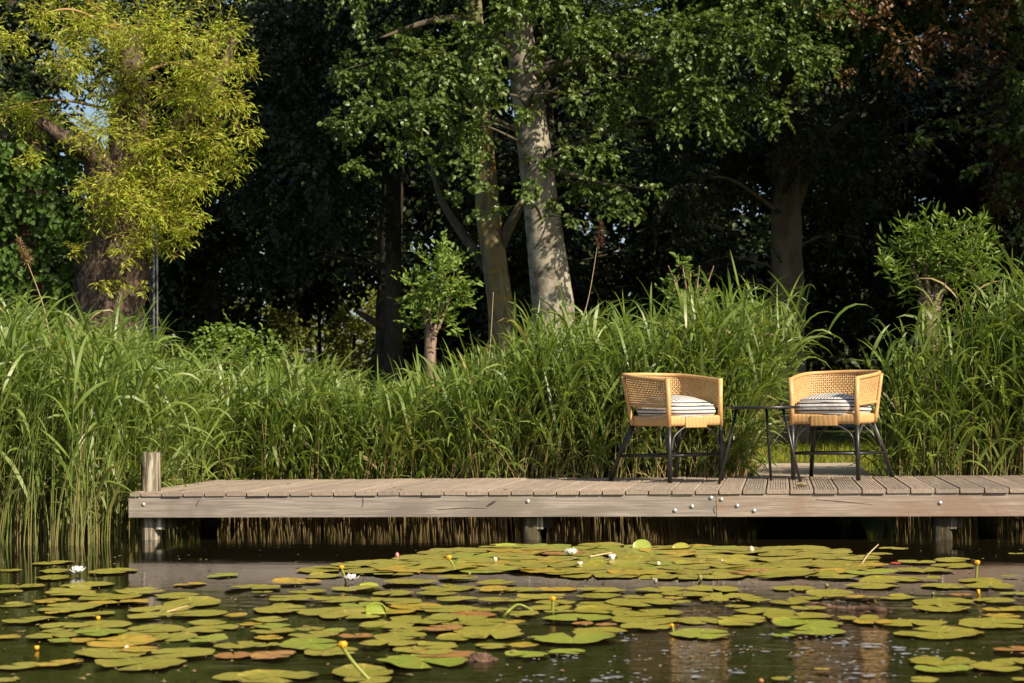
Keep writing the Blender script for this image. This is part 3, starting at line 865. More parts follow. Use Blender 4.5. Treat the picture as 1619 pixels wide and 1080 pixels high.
# ivy column beside it
ib = [(20,230,60),(70,260,50),(110,250,40),(30,310,60),(85,320,55),(20,390,55),(75,390,50),(105,350,40),(30,450,45),(85,440,40),(-40,330,70),(-40,420,60),(-40,230,70),(112,420,36),(118,370,34),(100,470,34),(125,450,24),(90,200,35),(20,160,50)]
tree("ivy_clad_stump", "dark green ivy smothering a dead stump beside the curly willow", "ivy",
     [([ground_at(30, 15.0), P(28, 460, 15.0), P(30, 300, 15.0), P(35, 170, 15.0)], [0.35, 0.30, 0.27, 0.18])],
     [blob(x, y, r * 0.8, 14.55, 0.2) for x, y, r in ib], willb, ivyl, dens=3.6, ln=0.055, wd=0.05, droop=0.9, limbs=False, curl=0.2, flat=0.9, bias=(0.4, -0.9, 0))
# pole
pb = ground_at(243, 15.3)
pole = empty("metal_pole", pb)
tag(pole, "slim dark blue metal pole standing beside the curly willow trunk", "pole")
polem = plain("dark blue painted steel", (0.006, 0.009, 0.014), 0.5, 0.0)
railm = plain("grey steel edge", (0.025, 0.03, 0.035), 0.5, 0.0)
mb = MB(); mb.tube([(0, 0, 0), (0, 0, 1.2), (0, 0, 2.3)], 0.032, 14); mb.build("shaft", polem, pole)
mb = MB(); mb.tube([(0.044, -0.02, 0), (0.044, -0.02, 2.3)], 0.014, 8); mb.build("conduit", railm, pole)
mb = MB(); mb.revolve([(0, 0.06), (0.03, 0.055), (0.042, 0.02), (0.042, 0.0)], 14, (0, 0, 2.29)); mb.build("cap", polem, pole)

# pale tree in the middle, its crown reaching far above the frame
HIGH = [(Vector((random.uniform(-3.5, 5.0), random.uniform(8.3, 10.2), random.uniform(5.4, 10.5))), random.uniform(0.6, 0.95)) for _ in range(70)]
ZB = 17.0
bb = [(545,195,50),(600,175,55),(665,160,58),(720,200,48),(565,262,36),(640,225,48),(700,105,75),(620,85,75),(755,50,60),(545,110,45),(690,250,28),
      (895,245,36),(950,238,45),(925,288,45),(985,305,42),(1028,300,24),(960,335,22),(872,325,26),(905,345,20),(1000,335,20),(845,290,24),
      (920,60,75),(1000,40,75),(1080,60,85),(1160,50,75),(1240,70,62),(1300,90,42),(1335,82,22),(1100,150,72),(1185,150,52),(1040,130,62),(960,150,55),(1230,180,40),(1150,205,42),(1060,195,36),(985,200,36),
      (800,15,50),(850,90,34),(760,110,36),(900,150,34),(1270,130,36),(870,0,55),
      (765,150,44),(740,250,40),(775,70,50),(755,205,40),(720,300,26),(835,180,32),(850,255,30),(800,30,32),(848,150,24),(832,300,26),(775,120,46),(760,290,32),(790,330,20),(745,340,22),
      (700,-90,110),(850,-120,130),(1010,-100,120),(1160,-90,110),(560,-40,80),(1290,-30,80)]
tree("pale_trunk_tree", "big broadleaf tree with a thick pale sunlit trunk behind the reeds", "tree",
     [([ground_at(876, ZB), P(876, 520, ZB), P(868, 430, ZB), P(856, 330, ZB), P(838, 180, ZB), P(822, 60, ZB), P(805, -160, ZB)], [0.28, 0.225, 0.205, 0.185, 0.165, 0.145, 0.11]),
      ([P(826, 90, ZB), P(720, 30, ZB - .3), P(600, 60, ZB - .6)], [0.08, 0.045, 0.008]),
      ([P(846, 250, ZB), P(900, 275, ZB - .4), P(990, 300, ZB - .7)], [0.05, 0.03, 0.012]),
      ([P(830, 120, ZB), P(960, 90, ZB - .4), P(1120, 110, ZB - .8)], [0.09, 0.05, 0.025])],
     [blob(x, y, r * 0.78, ZB - 0.8, 0.5) for x, y, r in bb] + HIGH, paleb, birchl, dens=4.2, ln=0.056, wd=0.044, droop=0.35, sides=28, rough=0.012, twigm=limbb)
ZL = 18.0
tree("lichened_tree", "leaning tree with an ochre lichened trunk and a forked stub, beside the pale trunk", "tree",
     [([ground_at(793, ZL), P(793, 520, ZL), P(784, 430, ZL), P(772, 340, ZL), P(766, 240, ZL), P(756, 80, ZL), P(740, -120, ZL)], [0.18, 0.145, 0.135, 0.135, 0.11, 0.09, 0.06]),
      ([P(790, 390, ZL), P(812, 345, ZL - .1), P(832, 310, ZL - .15)], [0.075, 0.055, 0.04]),
      ([P(775, 430, ZL + .1), P(735, 375, ZL + .3), P(700, 320, ZL + .5), P(680, 260, ZL + .6)], [0.07, 0.055, 0.04, 0.01])],
     [blob(x, y, r, ZL + 0.4, 0.6) for x, y, r in [(740,60,80),(690,-20,110),(790,-60,110),(640,20,90),(600,120,60),(700,150,55),(860,40,70)]], lichb, darkl, dens=1.3, ln=0.075, wd=0.05, sides=22, rough=0.02, twigm=limbb)

def wild_crown(x0, x1, y0, y1, Z, dz, n_, r0, r1):
    return [blob(random.uniform(x0, x1), random.uniform(y0, y1), random.uniform(r0, r1), Z, dz) for _ in range(n_)]
def trunk_at(px, Z, r, lean=0, top=-150):
    return [([ground_at(px, Z), P(px + lean * .2, 430, Z), P(px + lean * .6, 200, Z), P(px + lean, top, Z)], [r * 1.25, r, r * 0.85, r * 0.5])]
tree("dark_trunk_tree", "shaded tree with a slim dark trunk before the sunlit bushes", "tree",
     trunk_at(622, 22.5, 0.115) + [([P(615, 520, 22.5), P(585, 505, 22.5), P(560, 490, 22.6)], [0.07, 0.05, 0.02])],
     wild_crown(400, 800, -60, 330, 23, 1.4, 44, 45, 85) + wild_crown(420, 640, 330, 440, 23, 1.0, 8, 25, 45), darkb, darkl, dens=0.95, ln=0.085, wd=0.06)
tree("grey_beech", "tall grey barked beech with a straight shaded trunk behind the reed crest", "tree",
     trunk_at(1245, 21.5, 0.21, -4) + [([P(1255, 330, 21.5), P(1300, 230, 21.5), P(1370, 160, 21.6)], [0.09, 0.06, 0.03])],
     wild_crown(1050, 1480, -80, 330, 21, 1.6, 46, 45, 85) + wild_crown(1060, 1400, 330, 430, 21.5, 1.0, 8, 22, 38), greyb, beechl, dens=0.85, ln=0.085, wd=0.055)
cbz = 17.0
cb = [(1420,70,50),(1495,55,52),(1540,72,40),(1350,35,42),(1450,105,36),(1335,115,24),(1560,15,55),(1390,-20,60),(1480,-40,70),(1520,110,30),(1290,20,30),(1600,-30,60)]
tree("copper_beech", "copper beech with reddish brown leaves hanging over the darker wood", "tree",
     trunk_at(1690, 19.5, 0.22, -20) + [([P(1680, 100, 19.5), P(1580, 40, 19.2), P(1440, 50, 19)], [0.10, 0.07, 0.03])],
     [blob(x, y, r * 0.8, cbz, 0.4) for x, y, r in cb] + wild_crown(1600, 1900, -120, 300, 19.6, 1.5, 16, 60, 100), darkb, copperl, dens=1.9, ln=0.062, wd=0.042, vmean=0.65)
eb = [(1600,120,38),(1612,60,40),(1592,172,36),(1640,140,60),(1650,220,60),(1620,20,35),(1605,215,24),(1565,205,28),(1545,262,24),(1505,190,22),(1600,282,34),(1575,330,26),(1460,215,18)]
tree("green_edge_tree", "fresh green tree at the edge of the wood below the copper leaves", "tree",
     trunk_at(1700, 18, 0.18, -20), [blob(x, y, r, 18.0, 0.4) for x, y, r in eb] + wild_crown(1640, 1900, -60, 330, 18.4, 1.2, 12, 60, 95), darkb, birchl, dens=1.1, ln=0.075, wd=0.05)
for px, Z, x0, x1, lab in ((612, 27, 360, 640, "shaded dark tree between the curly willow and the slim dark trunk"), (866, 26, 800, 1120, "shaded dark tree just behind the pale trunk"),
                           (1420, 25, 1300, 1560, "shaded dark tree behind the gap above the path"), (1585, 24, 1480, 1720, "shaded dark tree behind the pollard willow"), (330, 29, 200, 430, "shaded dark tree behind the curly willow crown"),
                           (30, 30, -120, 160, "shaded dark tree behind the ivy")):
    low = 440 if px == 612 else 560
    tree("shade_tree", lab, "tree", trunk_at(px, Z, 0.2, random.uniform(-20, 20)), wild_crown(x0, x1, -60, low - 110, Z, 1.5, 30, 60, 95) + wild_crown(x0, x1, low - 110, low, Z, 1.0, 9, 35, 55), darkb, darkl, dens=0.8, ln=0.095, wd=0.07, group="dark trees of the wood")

for x, y, h in ((6.6, 6.6, 10.0), (8.6, 8.2, 11.0), (10.5, 6.0, 10.5), (7.6, 10.6, 11.0)):  # trees out of view, added to keep the sun off the wood
    b_ = Vector((x, y, G0 - 0.06))
    tree("shade_tree", "unseen tall tree added beyond the far reeds to shade the wood", "tree", [([b_, b_ + Vector((0, 0, h * .4)), b_ + Vector((0.2, 0, h * .9))], [0.3, 0.22, 0.08])],
         [(b_ + Vector((random.gauss(0, 1.0), random.gauss(0, 1.0), random.uniform(1.5, h))), random.uniform(0.7, 1.0)) for _ in range(34)], darkb, darkl, dens=0.35, ln=0.15, wd=0.11, group="dark trees of the wood")
# distant hedge across the lawn
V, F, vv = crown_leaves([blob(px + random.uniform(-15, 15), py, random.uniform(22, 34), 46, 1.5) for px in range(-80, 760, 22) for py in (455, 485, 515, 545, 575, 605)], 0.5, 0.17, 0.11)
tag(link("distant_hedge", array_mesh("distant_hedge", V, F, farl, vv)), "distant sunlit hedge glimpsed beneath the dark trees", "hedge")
# small pollards and bushes
def pollard(label, px, ytop, ybase, Z, r, blobs, dens, ln, wd, leafm, **kw):
    return tree("pollard_willow", label, "tree", [([ground_at(px, Z), P(px, ybase + 30, Z), P(px + 4, ybase, Z)], [r * 1.1, r, r * 1.15])] + [([P(px + 3 + d, ybase + 2, Z), P(px + 3 + d * 2.4, ybase - 30, Z), P(px + d * 4.5, ybase - 75, Z)], [r * .35, r * .22, r * .08]) for d in (-7, -2, 4, 9)],
                [blob(x, y, q * random.uniform(0.6, 0.95), Z, 0.2) for x, y, q in blobs], pollb, leafm, dens=dens, ln=ln, wd=wd, group="small pollards behind the reeds", rough=0.06, limb_r=0.4, spread=1.5, **kw)
pollb = bark_mat("pink brown pollard bark", (0.10, 0.07, 0.05), (0.19, 0.13, 0.095), (0.29, 0.21, 0.155), 14, 0.3, 0.8)
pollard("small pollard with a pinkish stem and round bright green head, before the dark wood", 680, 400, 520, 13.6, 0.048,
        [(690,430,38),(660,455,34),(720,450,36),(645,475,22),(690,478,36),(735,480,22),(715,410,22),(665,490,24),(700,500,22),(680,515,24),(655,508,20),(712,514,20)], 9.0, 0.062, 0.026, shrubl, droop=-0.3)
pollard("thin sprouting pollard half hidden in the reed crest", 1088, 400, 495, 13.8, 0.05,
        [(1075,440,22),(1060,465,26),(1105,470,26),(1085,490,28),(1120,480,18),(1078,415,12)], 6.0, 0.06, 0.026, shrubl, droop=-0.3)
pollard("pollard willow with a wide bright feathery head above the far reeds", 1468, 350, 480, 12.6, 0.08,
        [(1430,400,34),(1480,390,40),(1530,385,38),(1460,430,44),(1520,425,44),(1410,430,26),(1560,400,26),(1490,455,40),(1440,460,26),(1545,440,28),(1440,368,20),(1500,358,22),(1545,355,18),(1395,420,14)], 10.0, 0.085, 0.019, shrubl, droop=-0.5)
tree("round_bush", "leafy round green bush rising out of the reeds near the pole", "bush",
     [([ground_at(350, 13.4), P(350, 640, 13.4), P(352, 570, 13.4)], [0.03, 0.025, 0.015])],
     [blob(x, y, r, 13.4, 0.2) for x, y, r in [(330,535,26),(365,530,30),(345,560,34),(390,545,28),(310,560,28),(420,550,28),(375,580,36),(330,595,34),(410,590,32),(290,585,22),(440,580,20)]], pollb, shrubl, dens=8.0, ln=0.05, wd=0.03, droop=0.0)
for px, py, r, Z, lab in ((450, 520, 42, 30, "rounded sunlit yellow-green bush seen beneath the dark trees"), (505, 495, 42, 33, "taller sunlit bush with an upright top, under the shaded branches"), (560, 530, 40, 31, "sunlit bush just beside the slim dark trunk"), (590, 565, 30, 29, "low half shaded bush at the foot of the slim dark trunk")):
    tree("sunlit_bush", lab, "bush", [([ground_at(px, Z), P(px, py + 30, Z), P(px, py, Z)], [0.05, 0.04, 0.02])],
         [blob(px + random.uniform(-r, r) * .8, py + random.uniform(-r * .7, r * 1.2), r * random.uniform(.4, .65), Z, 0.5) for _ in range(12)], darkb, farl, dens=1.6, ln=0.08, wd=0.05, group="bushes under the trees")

# far wood, one dark mass
bl = []
for k in range(300):
    px = random.uniform(230, 1750); py = random.uniform(60, 610)
    if px < 660 and px > 390 and py > 440: continue
    bl.append(blob(px, py, random.uniform(50, 80), 33, 2.0))
for k in range(150): bl.append(blob(random.uniform(640, 1750), random.uniform(380, 610), random.uniform(45, 70), 30, 1.5))
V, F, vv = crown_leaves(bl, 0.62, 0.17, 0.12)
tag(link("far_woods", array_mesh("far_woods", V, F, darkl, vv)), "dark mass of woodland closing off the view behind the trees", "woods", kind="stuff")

# lawn grass by the path
n_ = 16000
gx = rng.uniform(PX0 - 3.0, PX1 + 3.0, n_); gy = 3.75 + 8.0 * rng.random(n_) ** 1.4
ok = ~((gx > PX0 - 0.02) & (gx < PX1 + 0.02) & (gy < DEPTH + 2.45))
gx, gy = gx[ok], gy[ok]; n_ = len(gx)
dr = np.stack([rng.normal(0, .35, n_), rng.normal(0, .35, n_), np.ones(n_)], 1)
V, F, m2 = blade_arrays(np.stack([gx, gy, np.full(n_, G0 - 0.01)], 1), dr, rng.normal(0, 1, (n_, 3)), rng.uniform(0.05, 0.13, n_), np.full(n_, 0.006), rng.uniform(0.2, 1.2, n_), 3)
lawnm = leaf_mat("lawn grass", (0.17, 0.20, 0.015), (0.28, 0.29, 0.03), 0.35, 0.6, 0.2, 1.5)
tag(link("grass", array_mesh("grass", V, F, lawnm, np.repeat(rng.random(n_), m2))), "bright lawn grass beyond the end of the path", "grass", kind="stuff")

# ------------------------------------------------------------------ lily pads
def pad_mat(name, c0, c1, blotch, edge):
    m, n, b, out = mat(name)
    oi = n.nodes.new("ShaderNodeObjectInfo")
    col = mixc(n, oi.outputs["Random"], c0, c1)
    v = coords(n)
    f = noise(n, v, 5.0, 5, 0.62, 0.4)
    col = mixc(n, ramp(n, f, [(0.48, 0.0), (0.60, 0.85)]), col, blotch)
    f5 = noise(n, coords(n, (1, 1, 1)), 11.0, 4, 0.7, 0.6)
    col = mixc(n, ramp(n, f5, [(0.60, 0.0), (0.68, 0.7)]), col, tuple(x * 0.75 for x in edge))
    col = mixc(n, attr(n, "v"), col, edge)
    spk = noise(n, v, 30, 2)
    col = mixc(n, ramp(n, spk, [(0.66, 0.0), (0.72, 0.8)]), col, tuple(x * 0.5 for x in edge))
    sx_ = n.nodes.new("ShaderNodeSeparateXYZ"); n.links.new(v, sx_.inputs[0])
    at = N(n, "ShaderNodeMath", operation='ARCTAN2'); n.links.new(sx_.outputs[1], at.inputs[0]); n.links.new(sx_.outputs[0], at.inputs[1])
    am_ = N(n, "ShaderNodeMath", operation='MULTIPLY'); n.links.new(at.outputs[0], am_.inputs[0]); am_.inputs[1].default_value = 9.0
    an = N(n, "ShaderNodeMath", operation='SINE'); n.links.new(am_.outputs[0], an.inputs[0])
    col = mixc(n, ramp(n, an.outputs[0], [(0.90, 0.0), (1.0, 0.45)]), col, tuple(min(1, x * 1.7) for x in c1))
    n.links.new(col, b.inputs["Base Color"])
    b.inputs["Roughness"].default_value = 0.36
    b.inputs["Specular IOR Level"].default_value = 0.55
    bump(n, noise(n, v, 16, 4), b, 0.25, 0.01)
    return m
padmats = {
    'g': pad_mat("green lily pad", (0.21, 0.20, 0.022), (0.30, 0.275, 0.045), (0.29, 0.25, 0.035), (0.24, 0.18, 0.04)),
    'b': pad_mat("bright green lily pad", (0.20, 0.25, 0.025), (0.27, 0.31, 0.045), (0.28, 0.27, 0.04), (0.22, 0.20, 0.04)),
    'y': pad_mat("yellowing lily pad", (0.36, 0.26, 0.025), (0.44, 0.30, 0.04), (0.20, 0.19, 0.03), (0.36, 0.17, 0.03)),
    'r': pad_mat("dead orange lily pad", (0.32, 0.15, 0.035), (0.40, 0.22, 0.07), (0.18, 0.09, 0.035), (0.16, 0.08, 0.04)),
}
def pad_mesh(seed, m):
    r2 = np.random.default_rng(seed)
    ns, nr = 40, 6
    notch = R(r2.uniform(5, 14))
    th = np.linspace(notch, 2 * math.pi - notch, ns)
    ph = r2.uniform(0, 6, 5); am = r2.uniform(0.008, 0.032, 5)
    R0 = 0.5 * (1 + sum(am[k] * np.cos((k + 2) * th + ph[k]) for k in range(5))) + r2.normal(0, 0.012, ns)
    R0 *= 1 - 0.10 * np.exp(-((th - notch) / 0.25) ** 2) - 0.10 * np.exp(-((2 * math.pi - notch - th) / 0.25) ** 2)
    for _ in range(int(r2.integers(1, 5))):                      # bites and tears in the rim
        R0 *= 1 - r2.uniform(0.05, 0.22) * np.exp(-((th - r2.uniform(0.4, 5.9)) / r2.uniform(0.04, 0.16)) ** 2)
    rim = 0.07 * (seed % 3 == 0); ra = r2.uniform(0.5, 5.5)
    pts = []
    for i in range(ns):
        row = []
        for j in range(nr):
            k = [0.04, 0.35, 0.65, 0.86, 0.96, 1.0][j]
            z = 0.012 * k * math.sin(3 * th[i] + ph[0]) * k + (0.012 * max(0, math.sin(2 * th[i] + ph[1])) + 0.008 * max(0, math.sin(7 * th[i] + ph[2]))) * (k ** 7) + rim * math.exp(-((th[i] - ra) / 0.6) ** 2) * k ** 5
            row.append((0.94 * R0[i] * k * math.cos(th[i]), 1.06 * R0[i] * k * math.sin(th[i]), z))
        pts.append(row)
    mb = MB(); mb.grid(np.array(pts)[::-1], False, np.tile([0, 0, 0, 0.05, 0.45, 0.9], ns)[: ns * nr])
    return mb.mesh("lily_pad", m)
padmesh = {k: [pad_mesh(100 + 7 * i + ord(k), m) for i in range(9)] for k, m in padmats.items()}
PADS = """17,903,34 85,891,57 86,904,54 84,915,60 178,905,77 30,929,69 138,926,80 217,937,84 301,925,47,y 279,944,72 173,945,100 15,938,40 188,954,80,y
304,955,94 111,962,100 25,958,50 353,911,50,b 48,982,77 160,990,92 247,997,90 158,1003,90,b 237,976,70 314,972,86 328,987,60 333,996,84 395,988,40,y 82,1008,74
94,1016,40,b 12,1009,40,y 328,1014,67,b 378,1022,70 193,1018,108,y 173,1035,108 222,1030,60,y 287,1036,100 222,1051,133 94,1051,66,y 30,1055,66 370,1038,60,r 10,1077,40 380,1074,80
511,912,60 622,909,54 469,922,72,y 647,922,82 565,932,75 724,915,66 785,923,60 486,937,54 415,939,30 709,931,80 780,933,60,y 459,948,74 533,950,80 635,953,72 622,940,64
691,940,62 721,949,64 783,951,50 444,965,94 528,969,100 568,959,57,b 711,965,92 746,974,74,r 667,982,100 768,987,80 699,996,66,r 425,983,60 432,1001,66 425,1011,47,y 496,1007,74
563,1008,52,r 632,1009,82 615,1020,84 420,1022,44 491,1022,104,b 523,1032,88 728,1011,67 778,1023,57 691,1024,70 669,1032,84 701,1036,94,r 669,1048,138,b 432,1038,76,r 437,1073,118 573,1066,98 582,1078,74
1015,955,106 1143,943,80 1126,933,84 950,935,70 1045,934,70 857,945,74 825,934,60 881,933,60,y 815,950,40 948,945,70 1085,941,74 953,967,80 1022,971,98 827,972,54 884,970,44 913,980,94,b 1020,981,108 1105,983,80 1172,979,70
1022,993,80 921,988,34,r 958,989,34,r 815,986,32,y 946,1000,86 906,1011,124,b 1109,1004,100,b 825,1023,52,y 832,1038,66,b 896,1033,57,b 1236,908,40 1325,914,60 1377,907,76,b 1407,919,90 1377,928,78 1493,928,70 1550,920,64
1466,917,40 1254,932,64 1313,941,80 1362,946,50,y 1419,946,54 1520,943,36,r 1565,929,70 1604,940,40,b 1490,953,90 1488,963,84 1572,951,64 1249,954,60 1582,966,50,y 1613,964,50 1263,977,92 1276,988,104,b 1291,1001,86,b 1239,1006,36,b
1382,986,60,y 1441,987,88 1357,980,60 1481,1002,128 1538,1002,34,y 1570,987,112 1585,976,54,y 1604,1030,60,r 1491,1049,90 1490,1060,82,b 1575,1058,80 1602,1050,60 1461,1077,50 1614,1076,30 1300,1062,22,y
1412,869,42 1449,890,52 1506,887,62 1506,896,64 1460,903,72 1607,877,24 1390,878,40 1338,899,80 1597,913,22,b 1290,873,44 1235,1076,30 1190,950,56"""
plist = []
for tok in PADS.split():
    a = tok.split(',')
    plist.append((float(a[0]), float(a[1]), float(a[2]), a[3] if len(a) > 3 else 'g'))
# the crowded mat under the jetty's middle
POLY = [(770, 863), (1290, 866), (1370, 884), (1400, 897), (1290, 910), (1050, 917), (840, 908), (690, 906), (500, 903), (560, 892), (640, 884), (700, 870)]
def inside(x, y, poly):
    c = False; j = len(poly) - 1
    for i in range(len(poly)):
        xi, yi = poly[i]; xj, yj = poly[j]
        if (yi > y) != (yj > y) and x < (xj - xi) * (y - yi) / (yj - yi) + xi: c = not c
        j = i
    return c
mids = []; tries = 0
while tries < 4000 and len(mids) < 40:
    tries += 1
    x, y = random.uniform(60, 1300), random.uniform(928, 1015)
    if x > 800 and y > 995: continue
    p = W(x, y)
    if any(abs(x - a[0]) < 0.42 * a[2] + 14 and abs(y - a[1]) < 6 for a in plist): continue
    mids.append(p); plist.append((x, y, random.uniform(0.07, 0.22) * FPX / proj(p)[2], random.choices('gbyr', (74, 10, 13, 3))[0]))
far = []; tries = 0
while tries < 6000 and len(far) < 112:
    tries += 1
    x, y = random.uniform(490, 1410), random.uniform(862, 918)
    if not inside(x, y, POLY): continue
    p = W(x, y)
    if any((p - q).length < 0.122 for q in far): continue
    far.append(p)
    Z = proj(p)[2]
    plist.append((x, y, random.uniform(0.19, 0.30) * FPX / Z, random.choices('gbyr', (76, 10, 12, 2))[0]))
LAND = [(122, 905, "white lily before the reeds"), (160, 979, "round yellow bud in dark water"), (58, 1025, "low yellow bud"),
        (245, 950, "end post's reflection"), (555, 917, "lone white lily"), (592, 962, "folded pad standing upright"), (545, 1020, "tall bent yellow bud"),
        (628, 877, "pink bud"), (712, 885, "leaning yellow bud"), (902, 873, "open white lily"), (968, 884, "half closed lily"), (875, 948, "straight yellow bud"),
        (815, 965, "arched bare lily stem"), (1015, 858, "raised green leaf"), (1187, 869, "pale closed bud"), (1340, 962, "brown bar"), (1415, 897, "small red leaf"), (1545, 890, "yellow bud by the far post"),
        (1109, 1004, "pale flecks"), (1575, 1058, "corner pad cluster"), (1487, 860, "far jetty post"), (842, 850, "mid jetty post"), (1108, 912, "plump green bud"), (765, 1038, "floating root lump")]
SIZE = lambda m_: "small" if m_ < 0.17 else ("large" if m_ > 0.235 else "medium")
CN = {'g': "olive green", 'b': "fresh green", 'y': "yellowing", 'r': "dead orange-brown"}
taken = set()
plist.sort(key=lambda t: -t[2])
for k, (px, py, wd, c) in enumerate(plist):
    p = W(px, py)
    Z = proj(p)[2]
    wm_ = min(1.06 * wd / FPX * Z, 0.36)
    o = bpy.data.objects.new("lily_pad", padmesh[c][k % 9]); COL.objects.link(o)
    o.location = (p.x, p.y, 0.004 + 0.0045 * random.random()); asp = random.uniform(0.9, 1.12); o.scale = (wm_ * asp, wm_ / asp, wm_ * 0.5)
    o.rotation_euler = (random.uniform(-0.012, 0.012), random.uniform(-0.012, 0.012), random.uniform(0, 6.28))
    li = sorted(range(len(LAND)), key=lambda i: math.hypot(LAND[i][0] - px, (LAND[i][1] - py) * 3))
    lab = None
    for i in li[:3]:
        lx, ly, lt = LAND[i]
        rel = "just before the" if py > ly + 7 else ("just beyond the" if py < ly - 7 else "beside the")
        cand = f"{SIZE(wm_)} {CN[c]} lily pad {rel} {lt}"
        if lab is None: first = cand; lab = cand
        if cand not in taken: lab = cand; break
    taken.add(lab)
    tag(o, lab, "lily pad", "lily pads on the pond")
# raised and folded pads
def raised_pad(px, py, wpx, hpx, tilt, label, c, fold=0.0, rz=0.0):
    p = W(px, py); Z = proj(p)[2]; wm_ = wpx / FPX * Z; hm = hpx / FPX * Z
    pts = []
    for u in np.linspace(-1, 1, 17):
        row = []
        for v_ in np.linspace(0, 1, 8):
            hw = math.sqrt(max(0, 1 - u * u))
            x = u * wm_ / 2; zz = v_ * hm * (0.25 + 0.75 * hw) * math.cos(tilt); yy = v_ * hm * hw * math.sin(tilt) + fold * v_ * wm_ * 0.3 * math.sin(math.pi * v_)
            row.append((x, yy, zz))
        pts.append(row)
    mb = MB(); mb.grid(pts, False, 0.05)
    o = mb.build("raised_lily_pad", padmats[c]); o.location = (p.x, p.y, 0.002); o.rotation_euler = (0, 0, R(9) + rz)
    md = o.modifiers.new("thick", 'SOLIDIFY'); md.thickness = 0.003
    return tag(o, label, "lily pad", "raised lily pads")
raised_pad(1015, 868, 30, 16, 0.5, "bright green lily leaf standing up at the far edge of the crowded mat", 'b')
raised_pad(1077, 869, 28, 13, 0.7, "brown tipped lily leaf raised beside the brighter green one", 'g')
raised_pad(594, 974, 33, 21, 0.25, "folded green lily leaf standing upright in dark open water", 'b', 0.6)
raised_pad(583, 927, 30, 8, 0.9, "small glossy curled leaf next to the lone white lily", 'b')
raised_pad(800, 864, 34, 7, 0.9, "pale curled leaf lying at the far edge near the mid post", 'b')

# ------------------------------------------------------------------ flowers and buds
white, n, b, out = mat("white lily petal")
b.inputs["Base Color"].default_value = (0.80, 0.78, 0.74, 1); b.inputs["Roughness"].default_value = 0.55
b.inputs["Subsurface Weight"].default_value = 0.0
pinkp = plain("pink petal", (0.60, 0.22, 0.22), 0.5)
yel = plain("yellow petal", (0.70, 0.38, 0.02), 0.45)
stemg = plain("green lily stem", (0.20, 0.23, 0.03), 0.45)
sepal = plain("olive sepal", (0.17, 0.18, 0.04), 0.5)
cream = plain("cream bud", (0.62, 0.52, 0.40), 0.5)
def petal(mb, a, tilt, L, wdt, z0):
    pts = []
    for t in np.linspace(0, 1, 6):
        hw = wdt * math.sin(math.pi * min(0.999, 0.08 + 0.92 * t)) ** 0.8 * 0.5
        rr = 0.006 + L * t * math.cos(tilt + 0.4 * t); zz = z0 + L * t * math.sin(tilt + 0.4 * t)
        for_ = []
        for s_ in (-1, -0.4, 0.4, 1):
            x = rr; y = s_ * hw; z = zz + abs(s_) ** 2 * hw * 0.35
            for_.append((x * math.cos(a) - y * math.sin(a), x * math.sin(a) + y * math.cos(a), z))
        pts.append(for_)
    mb.grid(pts, False, 0.5)
def lily(px, py, wpx, label, openness=1.0, pm=None, group="white water lilies"):
    p = W(px, py); Z = proj(p)[2]; s_ = wpx / FPX * Z / 0.1
    root = empty("water_lily", (p.x, p.y, 0.006), random.uniform(0, 6))
    mb = MB()
    for ring, (n_, tilt, L) in enumerate(((8, 0.22, 0.052), (8, 0.62, 0.050), (6, 0.98, 0.042))):
        for k in range(n_):
            petal(mb, 2 * math.pi * (k + ring * 0.5) / n_ + random.uniform(-.12, .12), tilt + (1 - openness) * (1.25 - tilt) + random.uniform(-.1, .1), L * random.uniform(.9, 1.1), 0.021, 0.004)
    o = mb.build("petals", pm or white, root); md = o.modifiers.new("thick", 'SOLIDIFY'); md.thickness = 0.0012
    mb = MB()
    for k in range(26):
        a = random.uniform(0, 6.28); r_ = random.uniform(0.001, 0.008)
        mb.tube([(r_ * math.cos(a), r_ * math.sin(a), 0.005), (r_ * 1.4 * math.cos(a), r_ * 1.4 * math.sin(a), 0.024)], [0.0012, 0.0008], 4)
    mb.build("stamens", yel, root)
    root.scale = (s_, s_, s_)
    return tag(root, label, "water lily", group)
lily(122, 910, 27, "open white water lily in the dark water before the tall end reeds")
lily(556, 921, 24, "open white water lily by itself among sparse pads, a yellow bud stalk beside it")
lily(902, 880, 24, "open white water lily sitting in the middle of the crowded pads")
lily(968, 889, 20, "half closed white water lily among crowded pads", 0.45)
lily(917, 897, 14, "withered small white lily between the two blooms of the crowded mat", 0.6)
lily(1036, 926, 18, "spiky faded brownish lily floating in the reflected jetty board", 0.35, plain("faded petal", (0.34, 0.30, 0.22), 0.6), "withered lilies")
lily(783, 892, 17, "pale withered lily half sunk beside the leaning yellow bud", 0.2, cream, "withered lilies")
